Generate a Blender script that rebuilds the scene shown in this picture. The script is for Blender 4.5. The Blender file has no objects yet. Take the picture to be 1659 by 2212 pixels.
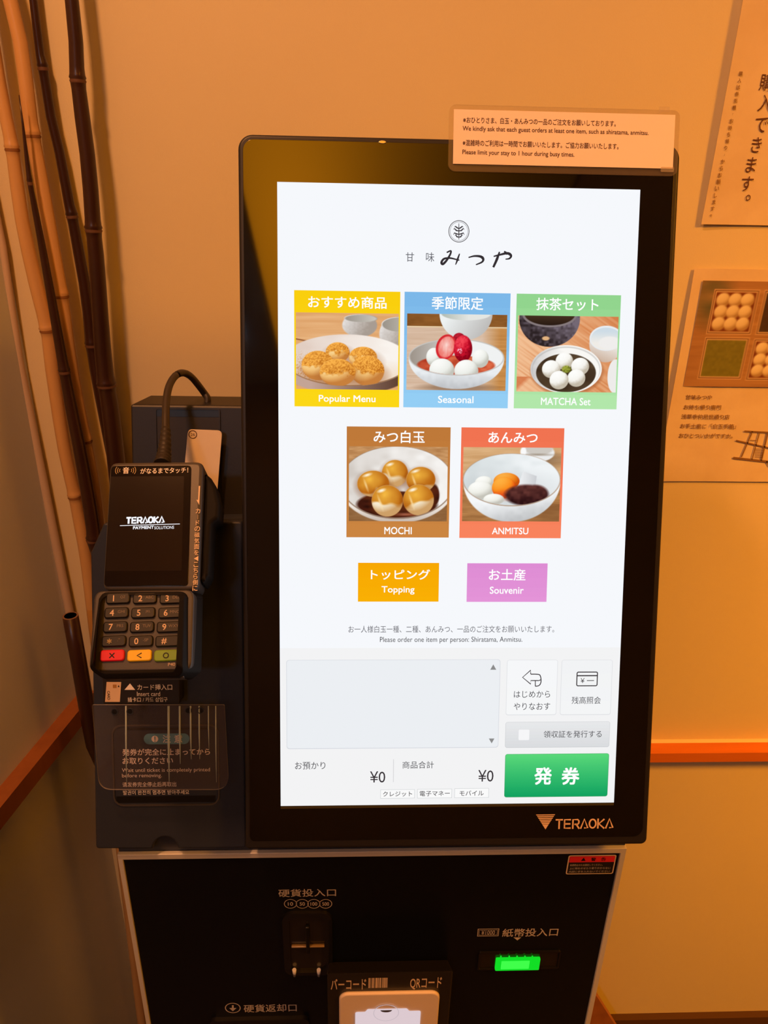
import bpy, bmesh, math, random
import numpy as np
from mathutils import Vector, Matrix

random.seed(7)
rng = np.random.default_rng(11)
SC = bpy.context.scene
COL = SC.collection

# ------------------------------------------------------------------ camera
F_PX, CX, CY = 1660.0, 829.5, 1106.0
r1 = Vector((0.9992, 0.0047, 0.0399)).normalized()          # machine / wall horizontal in camera axes
r2 = Vector((0.0073, -0.9942, -0.1075)); r2 = (r2 - r1 * r1.dot(r2)).normalized()
dn = Vector((-39.5, 3610.0, 1660.0)); dn = (dn - r1 * r1.dot(dn)).normalized()
Zc = -dn
Yc = Zc.cross(r1)
RW = Matrix((r1, Yc, Zc))                                   # camera axes -> world axes
SCREEN_C = Vector((0, 0, 1.2))
CAM = SCREEN_C - RW @ Vector((0.0539, -0.003, 0.5913))

def ray(px, py):
    return RW @ Vector(((px - CX) / F_PX, (py - CY) / F_PX, 1.0))
def at_depth(px, py, z):
    return CAM + ray(px, py) * z

cam_d = bpy.data.cameras.new('camera')
cam_d.sensor_fit = 'VERTICAL'; cam_d.sensor_height = 36.0
cam_d.lens = F_PX / 2212.0 * 36.0
cam_d.clip_start = 0.02
cam = bpy.data.objects.new('camera', cam_d); COL.objects.link(cam)
mr = Matrix((RW @ Vector((1, 0, 0)), RW @ Vector((0, -1, 0)), RW @ Vector((0, 0, -1)))).transposed().to_4x4()
mr.translation = CAM
cam.matrix_world = mr
SC.camera = cam

# ------------------------------------------------------------------ world, exposure
w = bpy.data.worlds.new('world'); SC.world = w; w.use_nodes = True
w.node_tree.nodes['Background'].inputs[0].default_value = (1.0, 0.55, 0.28, 1)
w.node_tree.nodes['Background'].inputs[1].default_value = 0.02
SC.view_settings.view_transform = 'Standard'
SC.view_settings.look = 'None'
SC.view_settings.exposure = 0.0
SC.view_settings.gamma = 1.0
SC.view_settings.use_curve_mapping = False
SC.cycles.use_denoising = True
SC.cycles.denoising_prefilter = 'ACCURATE'
SC.cycles.denoising_input_passes = 'RGB_ALBEDO_NORMAL'
SC.cycles.use_adaptive_sampling = False
SC.cycles.max_bounces = 8
SC.cycles.transparent_max_bounces = 16

# ------------------------------------------------------------------ lamps' light and an added cool fill (the fittings are built further down)
LAMP_SPOTS = [  # position, aim, power, colour, size
    ((-0.46, -0.42, 2.40), (-0.18, 0.12, 0.60), 12.3, (1.0, 0.40, 0.145), 0.10),
    ((1.45, -0.95, 2.40), (1.0, 0.33, 0.80), 16.5, (1.0, 0.345, 0.012), 0.45),
]
def area_light(name, loc, aim, power, colr, size):
    l = bpy.data.lights.new(name, 'AREA'); l.shape = 'DISK'; l.size = size
    l.energy = power; l.color = colr
    o = bpy.data.objects.new(name, l); COL.objects.link(o)
    o.location = loc
    o.rotation_euler = (Vector(aim) - Vector(loc)).to_track_quat('-Z', 'Y').to_euler()
    return o
for loc, aim, p, c, s in LAMP_SPOTS:
    lo = area_light('lamp_light', loc, aim, p, c, s)
    if loc[0] > 1: lo.data.spread = math.radians(80)
cool = area_light('cool_fill_light', (-0.70, -2.3, 2.47), (-0.5, -1.0, 0.0), 8.0, (0.62, 0.78, 1.0), 0.30)           # unseen cool fill, added to lift the machine and the left wall
# ------------------------------------------------------------------ materials
def lin(c):
    return tuple(((x / 255.0) / 12.92 if x / 255.0 <= 0.04045 else ((x / 255.0 + 0.055) / 1.055) ** 2.4) for x in c)
_M = {}
def principled(name, rgb, rough=0.5, spec=0.5, metal=0.0, bump=None, mottle=None, coat=0.0):
    """rgb is the surface's own colour (linear). bump=(scale,strength); mottle=(scale, second colour, amount)"""
    if name in _M: return _M[name]
    m = bpy.data.materials.new(name); m.use_nodes = True
    nt = m.node_tree; b = nt.nodes['Principled BSDF']
    b.inputs['Base Color'].default_value = (*rgb, 1)
    b.inputs['Roughness'].default_value = rough
    b.inputs['Specular IOR Level'].default_value = spec
    b.inputs['Metallic'].default_value = metal
    b.inputs['Coat Weight'].default_value = coat
    tc = nt.nodes.new('ShaderNodeTexCoord')
    if bump:
        n = nt.nodes.new('ShaderNodeTexNoise'); n.inputs['Scale'].default_value = bump[0]; n.inputs['Detail'].default_value = 4
        nt.links.new(tc.outputs['Object'], n.inputs['Vector'])
        bp = nt.nodes.new('ShaderNodeBump'); bp.inputs['Strength'].default_value = bump[1]; bp.inputs['Distance'].default_value = 0.002
        nt.links.new(n.outputs['Fac'], bp.inputs['Height']); nt.links.new(bp.outputs['Normal'], b.inputs['Normal'])
    if mottle:
        n = nt.nodes.new('ShaderNodeTexNoise'); n.inputs['Scale'].default_value = mottle[0]; n.inputs['Detail'].default_value = 5
        if len(mottle) > 3:
            mp = nt.nodes.new('ShaderNodeMapping'); mp.inputs['Scale'].default_value = mottle[3]
            nt.links.new(tc.outputs['Object'], mp.inputs['Vector']); nt.links.new(mp.outputs['Vector'], n.inputs['Vector'])
        else:
            nt.links.new(tc.outputs['Object'], n.inputs['Vector'])
        cr = nt.nodes.new('ShaderNodeValToRGB')
        cr.color_ramp.elements[0].position = 0.5 - 0.25; cr.color_ramp.elements[1].position = 0.5 + 0.25
        cr.color_ramp.elements[0].color = (*rgb, 1)
        a = mottle[2]
        cr.color_ramp.elements[1].color = (*[rgb[i] * (1 - a) + mottle[1][i] * a for i in range(3)], 1)
        nt.links.new(n.outputs['Fac'], cr.inputs['Fac']); nt.links.new(cr.outputs['Color'], b.inputs['Base Color'])
    _M[name] = m
    return m
def glow(rgb255, strength=1.0):
    """a lit pixel colour of a display or a lamp"""
    key = ('glow', tuple(rgb255), strength)
    if key in _M: return _M[key]
    m = bpy.data.materials.new('lit_' + '_'.join(str(int(x)) for x in rgb255)); m.use_nodes = True
    nt = m.node_tree; nt.nodes.clear()
    e = nt.nodes.new('ShaderNodeEmission'); o = nt.nodes.new('ShaderNodeOutputMaterial')
    e.inputs[0].default_value = (*lin(rgb255), 1); e.inputs[1].default_value = strength
    nt.links.new(e.outputs[0], o.inputs[0])
    _M[key] = m
    return m
def glow_attr():
    if 'glow_attr' in _M: return _M['glow_attr']
    m = bpy.data.materials.new('lit_picture'); m.use_nodes = True
    nt = m.node_tree; nt.nodes.clear()
    e = nt.nodes.new('ShaderNodeEmission'); o = nt.nodes.new('ShaderNodeOutputMaterial')
    a = nt.nodes.new('ShaderNodeVertexColor'); a.layer_name = 'Col'
    nt.links.new(a.outputs['Color'], e.inputs[0]); nt.links.new(e.outputs[0], o.inputs[0])
    _M['glow_attr'] = m
    return m
def print_attr():
    """a printed picture: colours from the picture, matt paper"""
    if 'print_attr' in _M: return _M['print_attr']
    m = bpy.data.materials.new('printed_picture'); m.use_nodes = True
    nt = m.node_tree; b = nt.nodes['Principled BSDF']; b.inputs['Roughness'].default_value = 0.6
    b.inputs['Specular IOR Level'].default_value = 0.3
    a = nt.nodes.new('ShaderNodeVertexColor'); a.layer_name = 'Col'
    nt.links.new(a.outputs['Color'], b.inputs['Base Color'])
    _M['print_attr'] = m
    return m
def clear_plastic(name, tint, haze, haze_col, rough=0.06):
    if name in _M: return _M[name]
    m = bpy.data.materials.new(name); m.use_nodes = True
    nt = m.node_tree; nt.nodes.clear()
    o = nt.nodes.new('ShaderNodeOutputMaterial')
    t = nt.nodes.new('ShaderNodeBsdfTransparent'); t.inputs[0].default_value = (*tint, 1)
    d = nt.nodes.new('ShaderNodeBsdfDiffuse'); d.inputs[0].default_value = (*haze_col, 1)
    g = nt.nodes.new('ShaderNodeBsdfGlossy'); g.inputs['Roughness'].default_value = rough
    fr = nt.nodes.new('ShaderNodeFresnel')
    gm = nt.nodes.new('ShaderNodeNewGeometry'); mi = nt.nodes.new('ShaderNodeMapRange')
    mi.inputs['To Min'].default_value = 1.5; mi.inputs['To Max'].default_value = 1 / 1.5
    nt.links.new(gm.outputs['Backfacing'], mi.inputs['Value']); nt.links.new(mi.outputs['Result'], fr.inputs[0])
    m1 = nt.nodes.new('ShaderNodeMixShader'); m1.inputs[0].default_value = haze
    m2 = nt.nodes.new('ShaderNodeMixShader')
    nt.links.new(t.outputs[0], m1.inputs[1]); nt.links.new(d.outputs[0], m1.inputs[2])
    nt.links.new(fr.outputs[0], m2.inputs[0]); nt.links.new(m1.outputs[0], m2.inputs[1]); nt.links.new(g.outputs[0], m2.inputs[2])
    nt.links.new(m2.outputs[0], o.inputs[0])
    _M[name] = m
    return m

PLASTER = principled('wall_plaster', (0.78, 0.67, 0.41), 0.85, 0.2, bump=(900, 0.10), mottle=(3.0, (0.71, 0.60, 0.36), 0.5))
PLASTER_L = principled('cool_lit_plaster', (0.76, 0.81, 0.86), 0.85, 0.2, bump=(900, 0.10), mottle=(3.0, (0.70, 0.75, 0.78), 0.5))  # bluish base colour stands in for cool light on the left wall
CEILP = principled('ceiling_plaster', (0.6, 0.5, 0.38), 0.9, 0.2, bump=(200, 0.2))
RAILW = principled('rail_wood', (0.74, 0.20, 0.025), 0.45, 0.4, mottle=(6, (0.55, 0.14, 0.015), 0.7, (1, 12, 12)))
BASEW = principled('baseboard_wood', (0.10, 0.045, 0.02), 0.5, 0.4)
FLOORW = principled('floor_wood', (0.07, 0.035, 0.018), 0.5, 0.4, mottle=(8, (0.04, 0.02, 0.01), 0.8, (1, 10, 1)))
HOUSING = principled('black_plastic', (0.014, 0.012, 0.013), 0.42, 0.4, bump=(1500, 0.05))
GLASSB = principled('black_glass', (0.004, 0.0035, 0.003), 0.04, 0.75)
GREYP = principled('charcoal_plastic', (0.019, 0.024, 0.042), 0.48, 0.4, bump=(1800, 0.08))
PANEL = principled('cabinet_black', (0.004, 0.0045, 0.007), 0.30, 0.25, bump=(900, 0.04))
STEEL = principled('brushed_steel', (0.78, 0.76, 0.76), 0.38, 0.5, 0.35)
DARK = principled('dark_recess', (0.004, 0.004, 0.004), 0.35, 0.4)
INK_W = principled('white_print', (0.90, 0.86, 0.86), 0.6, 0.3)
INK_G = principled('grey_print', (0.52, 0.47, 0.46), 0.6, 0.3)

# ------------------------------------------------------------------ frames
def frame(o, ex, ey):
    ex = Vector(ex).normalized(); ey = Vector(ey); ey = (ey - ex * ex.dot(ey)).normalized(); ez = ex.cross(ey)
    m = Matrix((ex, ey, ez)).transposed().to_4x4(); m.translation = Vector(o)
    return m
class Plane:
    """a flat face of the place; uv() finds where a sight line meets it, in the face's own metres"""
    def __init__(s, m): s.m = m; s.inv = m.inverted()
    def off(s, d):
        m = s.m.copy(); m.translation = s.m.translation + (s.m.to_3x3() @ Vector((0, 0, d))); return Plane(m)
    def uv(s, px, py):
        o = s.inv @ CAM; d = s.inv.to_3x3() @ ray(px, py)
        t = -o.z / d.z; p = o + d * t
        return (p.x, p.y)
    def box(s, x0, y0, x1, y1):
        xc, yc = (x0 + x1) / 2, (y0 + y1) / 2
        c = s.uv(xc, yc); wd = abs(s.uv(x1, yc)[0] - s.uv(x0, yc)[0]); ht = abs(s.uv(xc, y0)[1] - s.uv(xc, y1)[1])
        return (c[0] - wd / 2, c[1] - ht / 2, c[0] + wd / 2, c[1] + ht / 2)
    def pts(s, l): return [s.uv(*p) for p in l]
    def world(s, px, py): return s.m @ Vector((*s.uv(px, py), 0))
ID = Matrix.Identity(4)
WM = {}

# ------------------------------------------------------------------ mesh building
def rrect(u0, v0, u1, v1, r, n=6):
    """rounded rectangle, counter-clockwise; r may be one radius or four (bl, br, tr, tl)"""
    rs = r if isinstance(r, (tuple, list)) else (r,) * 4
    out = []
    for (cx, cy, a0, rr) in ((u0, v0, 180, rs[0]), (u1, v0, 270, rs[1]), (u1, v1, 0, rs[2]), (u0, v1, 90, rs[3])):
        sx = 1 if cx == u0 else -1; sy = 1 if cy == v0 else -1
        for k in range(n + 1):
            a = math.radians(a0 + 90 * k / n)
            out.append((cx + sx * rr + rr * math.cos(a), cy + sy * rr + rr * math.sin(a)))
    return out
def round_poly(pts, radii, n=5):
    """polygon with rounded corners"""
    out = []
    N = len(pts)
    for i, p in enumerate(pts):
        r = radii[i] if isinstance(radii, (list, tuple)) else radii
        p = Vector(p); a = Vector(pts[i - 1]) - p; b = Vector(pts[(i + 1) % N]) - p
        la, lb = a.length, b.length
        if r <= 0: out.append(tuple(p)); continue
        ang = a.angle(b); t = min(r / math.tan(ang / 2), la * 0.48, lb * 0.48)
        p0 = p + a / la * t; p1 = p + b / lb * t
        for k in range(n + 1):
            s = k / n
            q = p0 * (1 - s) ** 2 + p * 2 * s * (1 - s) + p1 * s * s
            out.append((q.x, q.y))
    return out
def ccw(pts):
    a = sum(pts[i - 1][0] * pts[i][1] - pts[i][0] * pts[i - 1][1] for i in range(len(pts)))
    return pts if a > 0 else pts[::-1]
def inset(pts, d):
    pts = ccw(pts); N = len(pts); out = []
    for i in range(N):
        p = Vector(pts[i]); a = (p - Vector(pts[i - 1])); b = (Vector(pts[(i + 1) % N]) - p)
        if a.length < 1e-9: a = b
        if b.length < 1e-9: b = a
        na = Vector((-a.y, a.x)).normalized(); nb = Vector((-b.y, b.x)).normalized()
        nn = (na + nb)
        if nn.length < 1e-6: nn = na
        nn.normalize(); k = max(0.35, nn.dot(na))
        q = p + nn * (d / k); out.append((q.x, q.y))
    return out
def ell(cx, cy, rx, ry, n=28, a0=0, a1=360):
    full = abs(a1 - a0) >= 360
    return [(cx + rx * math.cos(math.radians(a0 + (a1 - a0) * k / (n if full else n - 1))), cy + ry * math.sin(math.radians(a0 + (a1 - a0) * k / (n if full else n - 1)))) for k in range(n)]

_TXT = {}
def text_shape(body, bold=0.0, spacing=1.0):
    key = (body, bold, spacing)
    if key in _TXT: return _TXT[key]
    if bold > 0:                                              # heavier weight: the thin shape laid down four times, a hair apart
        V, Fs, a0, b0, a1, b1 = text_shape(body, 0.0, spacing); n = len(V); VV, FF = [], []
        for k, (dx, dy) in enumerate(((bold, bold), (-bold, bold), (bold, -bold), (-bold, -bold))):
            VV += [(x + dx, y + dy, k * 1.2e-5) for x, y, *_ in V]; FF += [tuple(i + k * n for i in f) for f in Fs]
        _TXT[key] = (VV, FF, a0 - bold, b0 - bold, a1 + bold, b1 + bold)
        return _TXT[key]
    bold = 0.0
    c = bpy.data.curves.new('t', 'FONT'); c.body = body; c.offset = bold; c.resolution_u = 3; c.space_character = spacing
    o = bpy.data.objects.new('t', c); COL.objects.link(o)
    dg = bpy.context.evaluated_depsgraph_get()
    me = bpy.data.meshes.new_from_object(o.evaluated_get(dg))
    V = [(v.co.x, v.co.y, 0.0) for v in me.vertices]
    Fs = [tuple(p.vertices) for p in me.polygons if p.normal.z > -0.5 or True]
    bpy.data.meshes.remove(me); bpy.data.objects.remove(o); bpy.data.curves.remove(c)
    xs = [v[0] for v in V]; ys = [v[1] for v in V]
    r = (V, Fs, min(xs), min(ys), max(xs), max(ys))
    _TXT[key] = r
    return r

class MB:
    def __init__(s): s.v = []; s.f = []; s.mi = []; s.mats = []; s.sm = []
    def mat(s, m):
        if m not in s.mats: s.mats.append(m)
        return s.mats.index(m)
    def add(s, verts, faces, m, smooth=False):
        b = len(s.v); k = s.mat(m)
        s.v += [tuple(v) for v in verts]
        for f in faces: s.f.append(tuple(b + i for i in f)); s.mi.append(k); s.sm.append(smooth)
    def flat(s, pts, z, m):
        pts = ccw(list(pts)); s.add([(x, y, z) for x, y in pts], [tuple(range(len(pts)))], m)
    def prism(s, pts, z0, z1, m, bev=0.0, mside=None, steps=2, back=True):
        """outline from z0 (back) to z1 (front) with a rounded front edge"""
        pts = ccw(list(pts)); N = len(pts); ms = mside or m
        rings = [(pts, z0)]
        if bev > 0:
            for k in range(steps + 1):
                a = math.pi / 2 * k / steps
                rings.append((inset(pts, bev * (1 - math.cos(a))) if k else pts, z1 - bev + bev * math.sin(a)))
        else: rings.append((pts, z1))
        V = [(x, y, z) for r, z in rings for x, y in r]; Fc = []
        for k in range(len(rings) - 1):
            for i in range(N):
                j = (i + 1) % N
                Fc.append((k * N + i, k * N + j, (k + 1) * N + j, (k + 1) * N + i))
        s.add(V, Fc, ms, smooth=bev > 0 and N > 12)
        top = rings[-1]
        s.flat(top[0], top[1], m)
        if back: s.add([(x, y, z0) for x, y in pts], [tuple(range(N - 1, -1, -1))], m)
    def ring(s, outer, inner, z0, z1, m, closed_back=False):
        """frame between two outlines with the same number of points"""
        outer = ccw(list(outer)); inner = ccw(list(inner)); N = len(outer)
        V = [(x, y, z1) for x, y in outer] + [(x, y, z1) for x, y in inner] + [(x, y, z0) for x, y in outer] + [(x, y, z0) for x, y in inner]
        Fc = []
        for i in range(N):
            j = (i + 1) % N
            Fc += [(i, j, N + j, N + i), (2 * N + i, 2 * N + j, j, i), (N + i, N + j, 3 * N + j, 3 * N + i)]
            if abs(z1 - z0) > 1e-9: Fc.append((2 * N + j, 2 * N + i, 3 * N + i, 3 * N + j))
        s.add(V, Fc, m)
    def outline(s, pts, wd, z, m):
        s_in = inset(pts, wd); pts = ccw(list(pts)); N = len(pts)
        V = [(x, y, z) for x, y in pts] + [(x, y, z) for x, y in s_in]
        s.add(V, [(i, (i + 1) % N, N + (i + 1) % N, N + i) for i in range(N)], m)
    def stroke(s, pts, wd, z, m, th=0.0):
        """ribbon along a line; wd is one width or one per point"""
        P = [Vector(p) for p in pts]; N = len(P); L = []; R = []
        for i in range(N):
            d = (P[min(i + 1, N - 1)] - P[max(i - 1, 0)]);
            if d.length < 1e-9: d = Vector((1, 0))
            d.normalize(); n = Vector((-d.y, d.x)); ww = (wd[i] if isinstance(wd, (list, tuple)) else wd) / 2
            L.append(P[i] + n * ww); R.append(P[i] - n * ww)
        V = [(p.x, p.y, z) for p in L] + [(p.x, p.y, z) for p in R]
        s.add(V, [(N + i, N + i + 1, i + 1, i) for i in range(N - 1)], m)
    def text(s, pl, body, x0, y0, x1, y1, z, m, bold=0.0, spacing=1.0, yr=None):
        """lettering that fills the given extent on a face"""
        V, Fs, a0, b0, a1, b1 = text_shape(body, bold, spacing)
        bx = pl.box(x0, y0, x1, y1)
        sx = (bx[2] - bx[0]) / (a1 - a0); sy = (bx[3] - bx[1]) / (b1 - b0)
        s.add([(bx[0] + (x - a0) * sx, bx[1] + (y - b0) * sy, z + h) for x, y, h in V], Fs, m)
    def text_uv(s, body, cu, cv, h, z, m, bold=0.0, wide=1.0, ref=None):
        V, Fs, a0, b0, a1, b1 = text_shape(body, bold)
        k = h / ((b1 - b0) if ref is None else ref); kx = k * wide
        s.add([(cu + (x - (a0 + a1) / 2) * kx, cv + (y - (b0 + b1) / 2) * k, z + h_) for x, y, h_ in V], Fs, m)
    def tube(s, pts, rad, m, n=14, caps=True, bands=None):
        """round tube through points with a radius per point; bands = (set of segment numbers, material)"""
        P = [Vector(p) for p in pts]; N = len(P); V = []
        up = Vector((0.3, 0.9, 0.1))
        for i in range(N):
            d = (P[min(i + 1, N - 1)] - P[max(i - 1, 0)]).normalized()
            a = d.cross(up).normalized(); b = a.cross(d).normalized()
            r = rad[i] if isinstance(rad, (list, tuple)) else rad
            for k in range(n):
                t = 2 * math.pi * k / n
                V.append(P[i] + a * (r * math.cos(t)) + b * (r * math.sin(t)))
        Fa, Fb = [], []
        for i in range(N - 1):
            tgt = Fb if bands and i in bands[0] else Fa
            for k in range(n):
                j = (k + 1) % n
                tgt.append((i * n + k, (i + 1) * n + k, (i + 1) * n + j, i * n + j))
        s.add(V, Fa, m, True)
        if Fb: s.add(V, Fb, bands[1], True)
        if caps:
            s.add(V[:n], [tuple(range(n))], m); s.add(V[-n:], [tuple(range(n - 1, -1, -1))], m)
    def box(s, u0, v0, z0, u1, v1, z1, m, bev=0.0):
        if bev: s.prism(rrect(u0, v0, u1, v1, bev, 3), z0, z1, m, bev)
        else: s.prism([(u0, v0), (u1, v0), (u1, v1), (u0, v1)], z0, z1, m)
    def build(s, name, fr=None, parent=None, clean=True):
        fr = fr or ID
        me = bpy.data.meshes.new(name)
        me.from_pydata(s.v, [], s.f)
        for m in s.mats: me.materials.append(m)
        me.polygons.foreach_set('material_index', s.mi)
        me.polygons.foreach_set('use_smooth', s.sm)
        me.update()
        if clean:
            bm = bmesh.new(); bm.from_mesh(me)
            bmesh.ops.remove_doubles(bm, verts=bm.verts, dist=1e-7)
            bm.to_mesh(me); bm.free()
        o = bpy.data.objects.new(name, me); COL.objects.link(o)
        place(o, fr, parent)
        return o
def place(o, fr, parent=None):
    WM[o.name] = fr.copy()
    if parent is not None:
        o.parent = parent
        o.matrix_basis = WM[parent.name].inverted() @ fr
    else:
        o.matrix_basis = fr
def thing(name, loc, label, cat, group=None):
    o = bpy.data.objects.new(name, None); COL.objects.link(o); o.empty_display_size = 0.05
    place(o, Matrix.Translation(Vector(loc)))
    return tag(o, label, cat, group)
def tag(o, label, cat, group=None):
    o['label'] = label; o['category'] = cat
    if group: o['group'] = group
    return o
def struct(o):
    o['kind'] = 'structure'; return o

# ------------------------------------------------------------------ the place: main faces
EY_H = RW @ r2                                               # the head leans back about 18 degrees
HEAD = Plane(frame(SCREEN_C, (1, 0, 0), EY_H))
Y_WALL = CAM.y + 0.885
WALL = Plane(frame((0, Y_WALL, 0), (1, 0, 0), (0, 0, 1)))
Y_CAB = HEAD.world(900, 1828).y + 0.022
CAB = Plane(frame((0, Y_CAB, 0), (1, 0, 0), (0, 0, 1)))
X_COR = WALL.world(152, 1324).x                              # the left corner
dl = ray(1130, 351); dl.z = 0; dl.normalize()                # direction of the left wall, not quite square to the back one
LWALL = Plane(frame((X_COR, Y_WALL, 0), dl, (0, 0, 1)))
H_CEIL = 2.5
Y_REAR = -3.0

def quad(name, pts, m, kind=True):
    me = bpy.data.meshes.new(name); me.from_pydata([tuple(p) for p in pts], [], [tuple(range(len(pts)))]); me.materials.append(m)
    o = bpy.data.objects.new(name, me); COL.objects.link(o); WM[o.name] = ID.copy()
    if kind: struct(o)
    return o
def slab(name, a, b, m):
    me = MB(); me.box(a[0], a[1], a[2], b[0], b[1], b[2], m); o = me.build(name); return struct(o)
X_R = 2.2
LFAR = Vector((X_COR, Y_WALL, 0)) - dl * ((Y_WALL - Y_REAR) / dl.y)
slab('wall_back', (X_COR - 0.1, Y_WALL, 0), (X_R, Y_WALL + 0.08, H_CEIL), PLASTER)
mbw = MB(); mbw.box(-(Y_WALL - Y_REAR) / dl.y, 0, -0.0, 0.0, H_CEIL, 0.001, PLASTER)
# left wall as a slab that stands along its own direction, thickness away from the room
mbw = MB(); Lw = (Y_WALL - Y_REAR) / dl.y
mbw.box(-Lw, 0, -0.08, 0.0, H_CEIL, 0.0, PLASTER_L); struct(mbw.build('wall_left', LWALL.m))
slab('wall_right', (X_R, Y_REAR, 0), (X_R + 0.08, Y_WALL + 0.08, H_CEIL), PLASTER)
slab('wall_rear', (LFAR.x - 0.1, Y_REAR - 0.08, 0), (X_R + 0.08, Y_REAR, H_CEIL), principled('rear_wall', (0.32, 0.22, 0.14), 0.8, 0.2, mottle=(2, (0.2, 0.13, 0.08), 0.8)))
slab('floor', (LFAR.x - 0.1, Y_REAR - 0.08, -0.08), (X_R + 0.08, Y_WALL + 0.08, 0.0), FLOORW)
slab('ceiling', (LFAR.x - 0.1, Y_REAR - 0.08, H_CEIL), (X_R + 0.08, Y_WALL + 0.08, H_CEIL + 0.08), CEILP)

# rails: the lit top face and the front face both show
zr0 = WALL.off(0.026).world(1530, 1646).z; zr1 = WALL.off(0.026).world(1530, 1627).z
mb = MB(); mb.box(X_COR + 0.03, Y_WALL - 0.026, zr0, X_R, Y_WALL, zr1, RAILW)
struct(mb.build('trim_1'))
mb = MB()                                                     # pale bead of filler where the rail meets the wall
zz = zr1
mb.prism([(Y_WALL - 0.004, zz), (Y_WALL, zz), (Y_WALL, zz + 0.0035)], X_COR + 0.03, X_R, principled('filler', (0.8, 0.66, 0.5), 0.7))
o = mb.build('trim_2', frame((0, 0, 0), (0, 1, 0), (0, 0, 1))); struct(o)
pL = LWALL.off(0.020)
za = [pL.uv(0, 1752)[1], pL.uv(149, 1556)[1]]; zb = [pL.uv(0, 1801)[1], pL.uv(188, 1548)[1]]
z_top = sum(za) / 2; z_bot = sum(zb) / 2
mb = MB(); mb.box(-Lw, z_bot, 0.0, -0.005, z_top, 0.020, principled('shaded_rail_wood', (0.36, 0.12, 0.03), 0.45, 0.4, mottle=(6, (0.26, 0.08, 0.02), 0.7, (12, 1, 12)))); struct(mb.build('trim_3', LWALL.m))  # rail wood darkened in its colour to stand for shade on this side
print('left rail', za, zb, 'right rail', zr0, zr1, 'corner', X_COR, 'wall', Y_WALL, 'cam', CAM, 'cab', Y_CAB)
zb_ = WALL.world(1500, 2198).z
slab('baseboard_back', (X_COR, Y_WALL - 0.012, 0), (X_R, Y_WALL, max(0.02, zb_)), BASEW)

# ------------------------------------------------------------------ ticket machine
kiosk = thing('ticket_machine', (0, Y_CAB + 0.15, 0), 'black self-service ticket machine with a tall bright touchscreen on a steel-edged cabinet', 'ticket machine')
H = HEAD
# head housing and glass
def head_outline(xl_t, xl_b, xr_t, xr_b, yt, yb, r):
    tl = H.uv(xl_t, yt + 4); bl = H.uv(xl_b, yb); 
    u0 = (H.uv(xl_t, 700)[0] + H.uv(xl_b, 1500)[0]) / 2
    return tl
u0 = (H.uv(513.5, 340)[0] + H.uv(531.5, 1800)[0]) / 2
u1 = (H.uv(1467, 345)[0] + H.uv(1398.5, 1800)[0]) / 2
v1 = (H.uv(600, 291)[1] + H.uv(900, 299.5)[1]) / 2
v0 = (H.uv(600, 1831)[1] + H.uv(1300, 1826)[1]) / 2
RO = 0.0105
hs = rrect(u0, v0, u1, v1, (0.0035, 0.005, RO, RO), 8)
mb = MB(); mb.prism(hs, -0.058, 0.0012, HOUSING, 0.0022, steps=3)
head = mb.build('head_housing', H.m, kiosk)
g0 = (H.uv(523.5, 340)[0] + H.uv(541, 1780)[0]) / 2
g1 = (H.uv(1455, 345)[0] + H.uv(1389, 1760)[0]) / 2
gv1 = (H.uv(600, 303.5)[1] + H.uv(900, 310)[1]) / 2
gv0 = H.uv(1200, 1807)[1]
mb = MB(); mb.prism(rrect(g0, gv0, g1, gv1, (0.004, 0.008, 0.008, 0.008), 8), -0.002, 0.0017, GLASSB, 0.0003)
glass = mb.build('front_glass', H.m, kiosk)
ZG = 0.0018
TL_ = [H.uv(598, 394.5), H.uv(1380, 411.5), H.uv(1325.5, 1731), H.uv(608, 1738.5)]
su0 = (TL_[0][0] + TL_[3][0]) / 2; su1 = (TL_[1][0] + TL_[2][0]) / 2; sv1 = (TL_[0][1] + TL_[1][1]) / 2; sv0 = (TL_[2][1] + TL_[3][1]) / 2
ZD = 0.0019
mb = MB()
mb.flat([(su0, sv0), (su1, sv0), (su1, sv1), (su0, sv1)], ZD, glow((246, 248, 252)))
vb = H.uv(950, 1398)[1]
mb.flat([(su0, sv0), (su1, sv0), (su1, vb), (su0, vb)], ZD + 0.00004, glow((243, 243, 244)))
display = mb.build('display', H.m, kiosk)
# thin dim line of the panel edge below the picture
mb = MB(); mb.flat([(su0, sv0 - 0.0024), (su1, sv0 - 0.0024), (su1, sv0 - 0.0004), (su0, sv0 - 0.0004)], ZG, principled('panel_edge', (0.05, 0.045, 0.02), 0.3))
mb.build('panel_edge', H.m, glass)
# lens of the small sensor at the top edge
mb = MB(); mb.prism(ell(*H.uv(826, 309), 0.0028, 0.0012, 16), 0.0012, 0.0022, principled('sensor_lens', (0.7, 0.62, 0.4), 0.15, 0.8, 0.6), 0.0004)
mb.build('sensor', H.m, glass)

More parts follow.
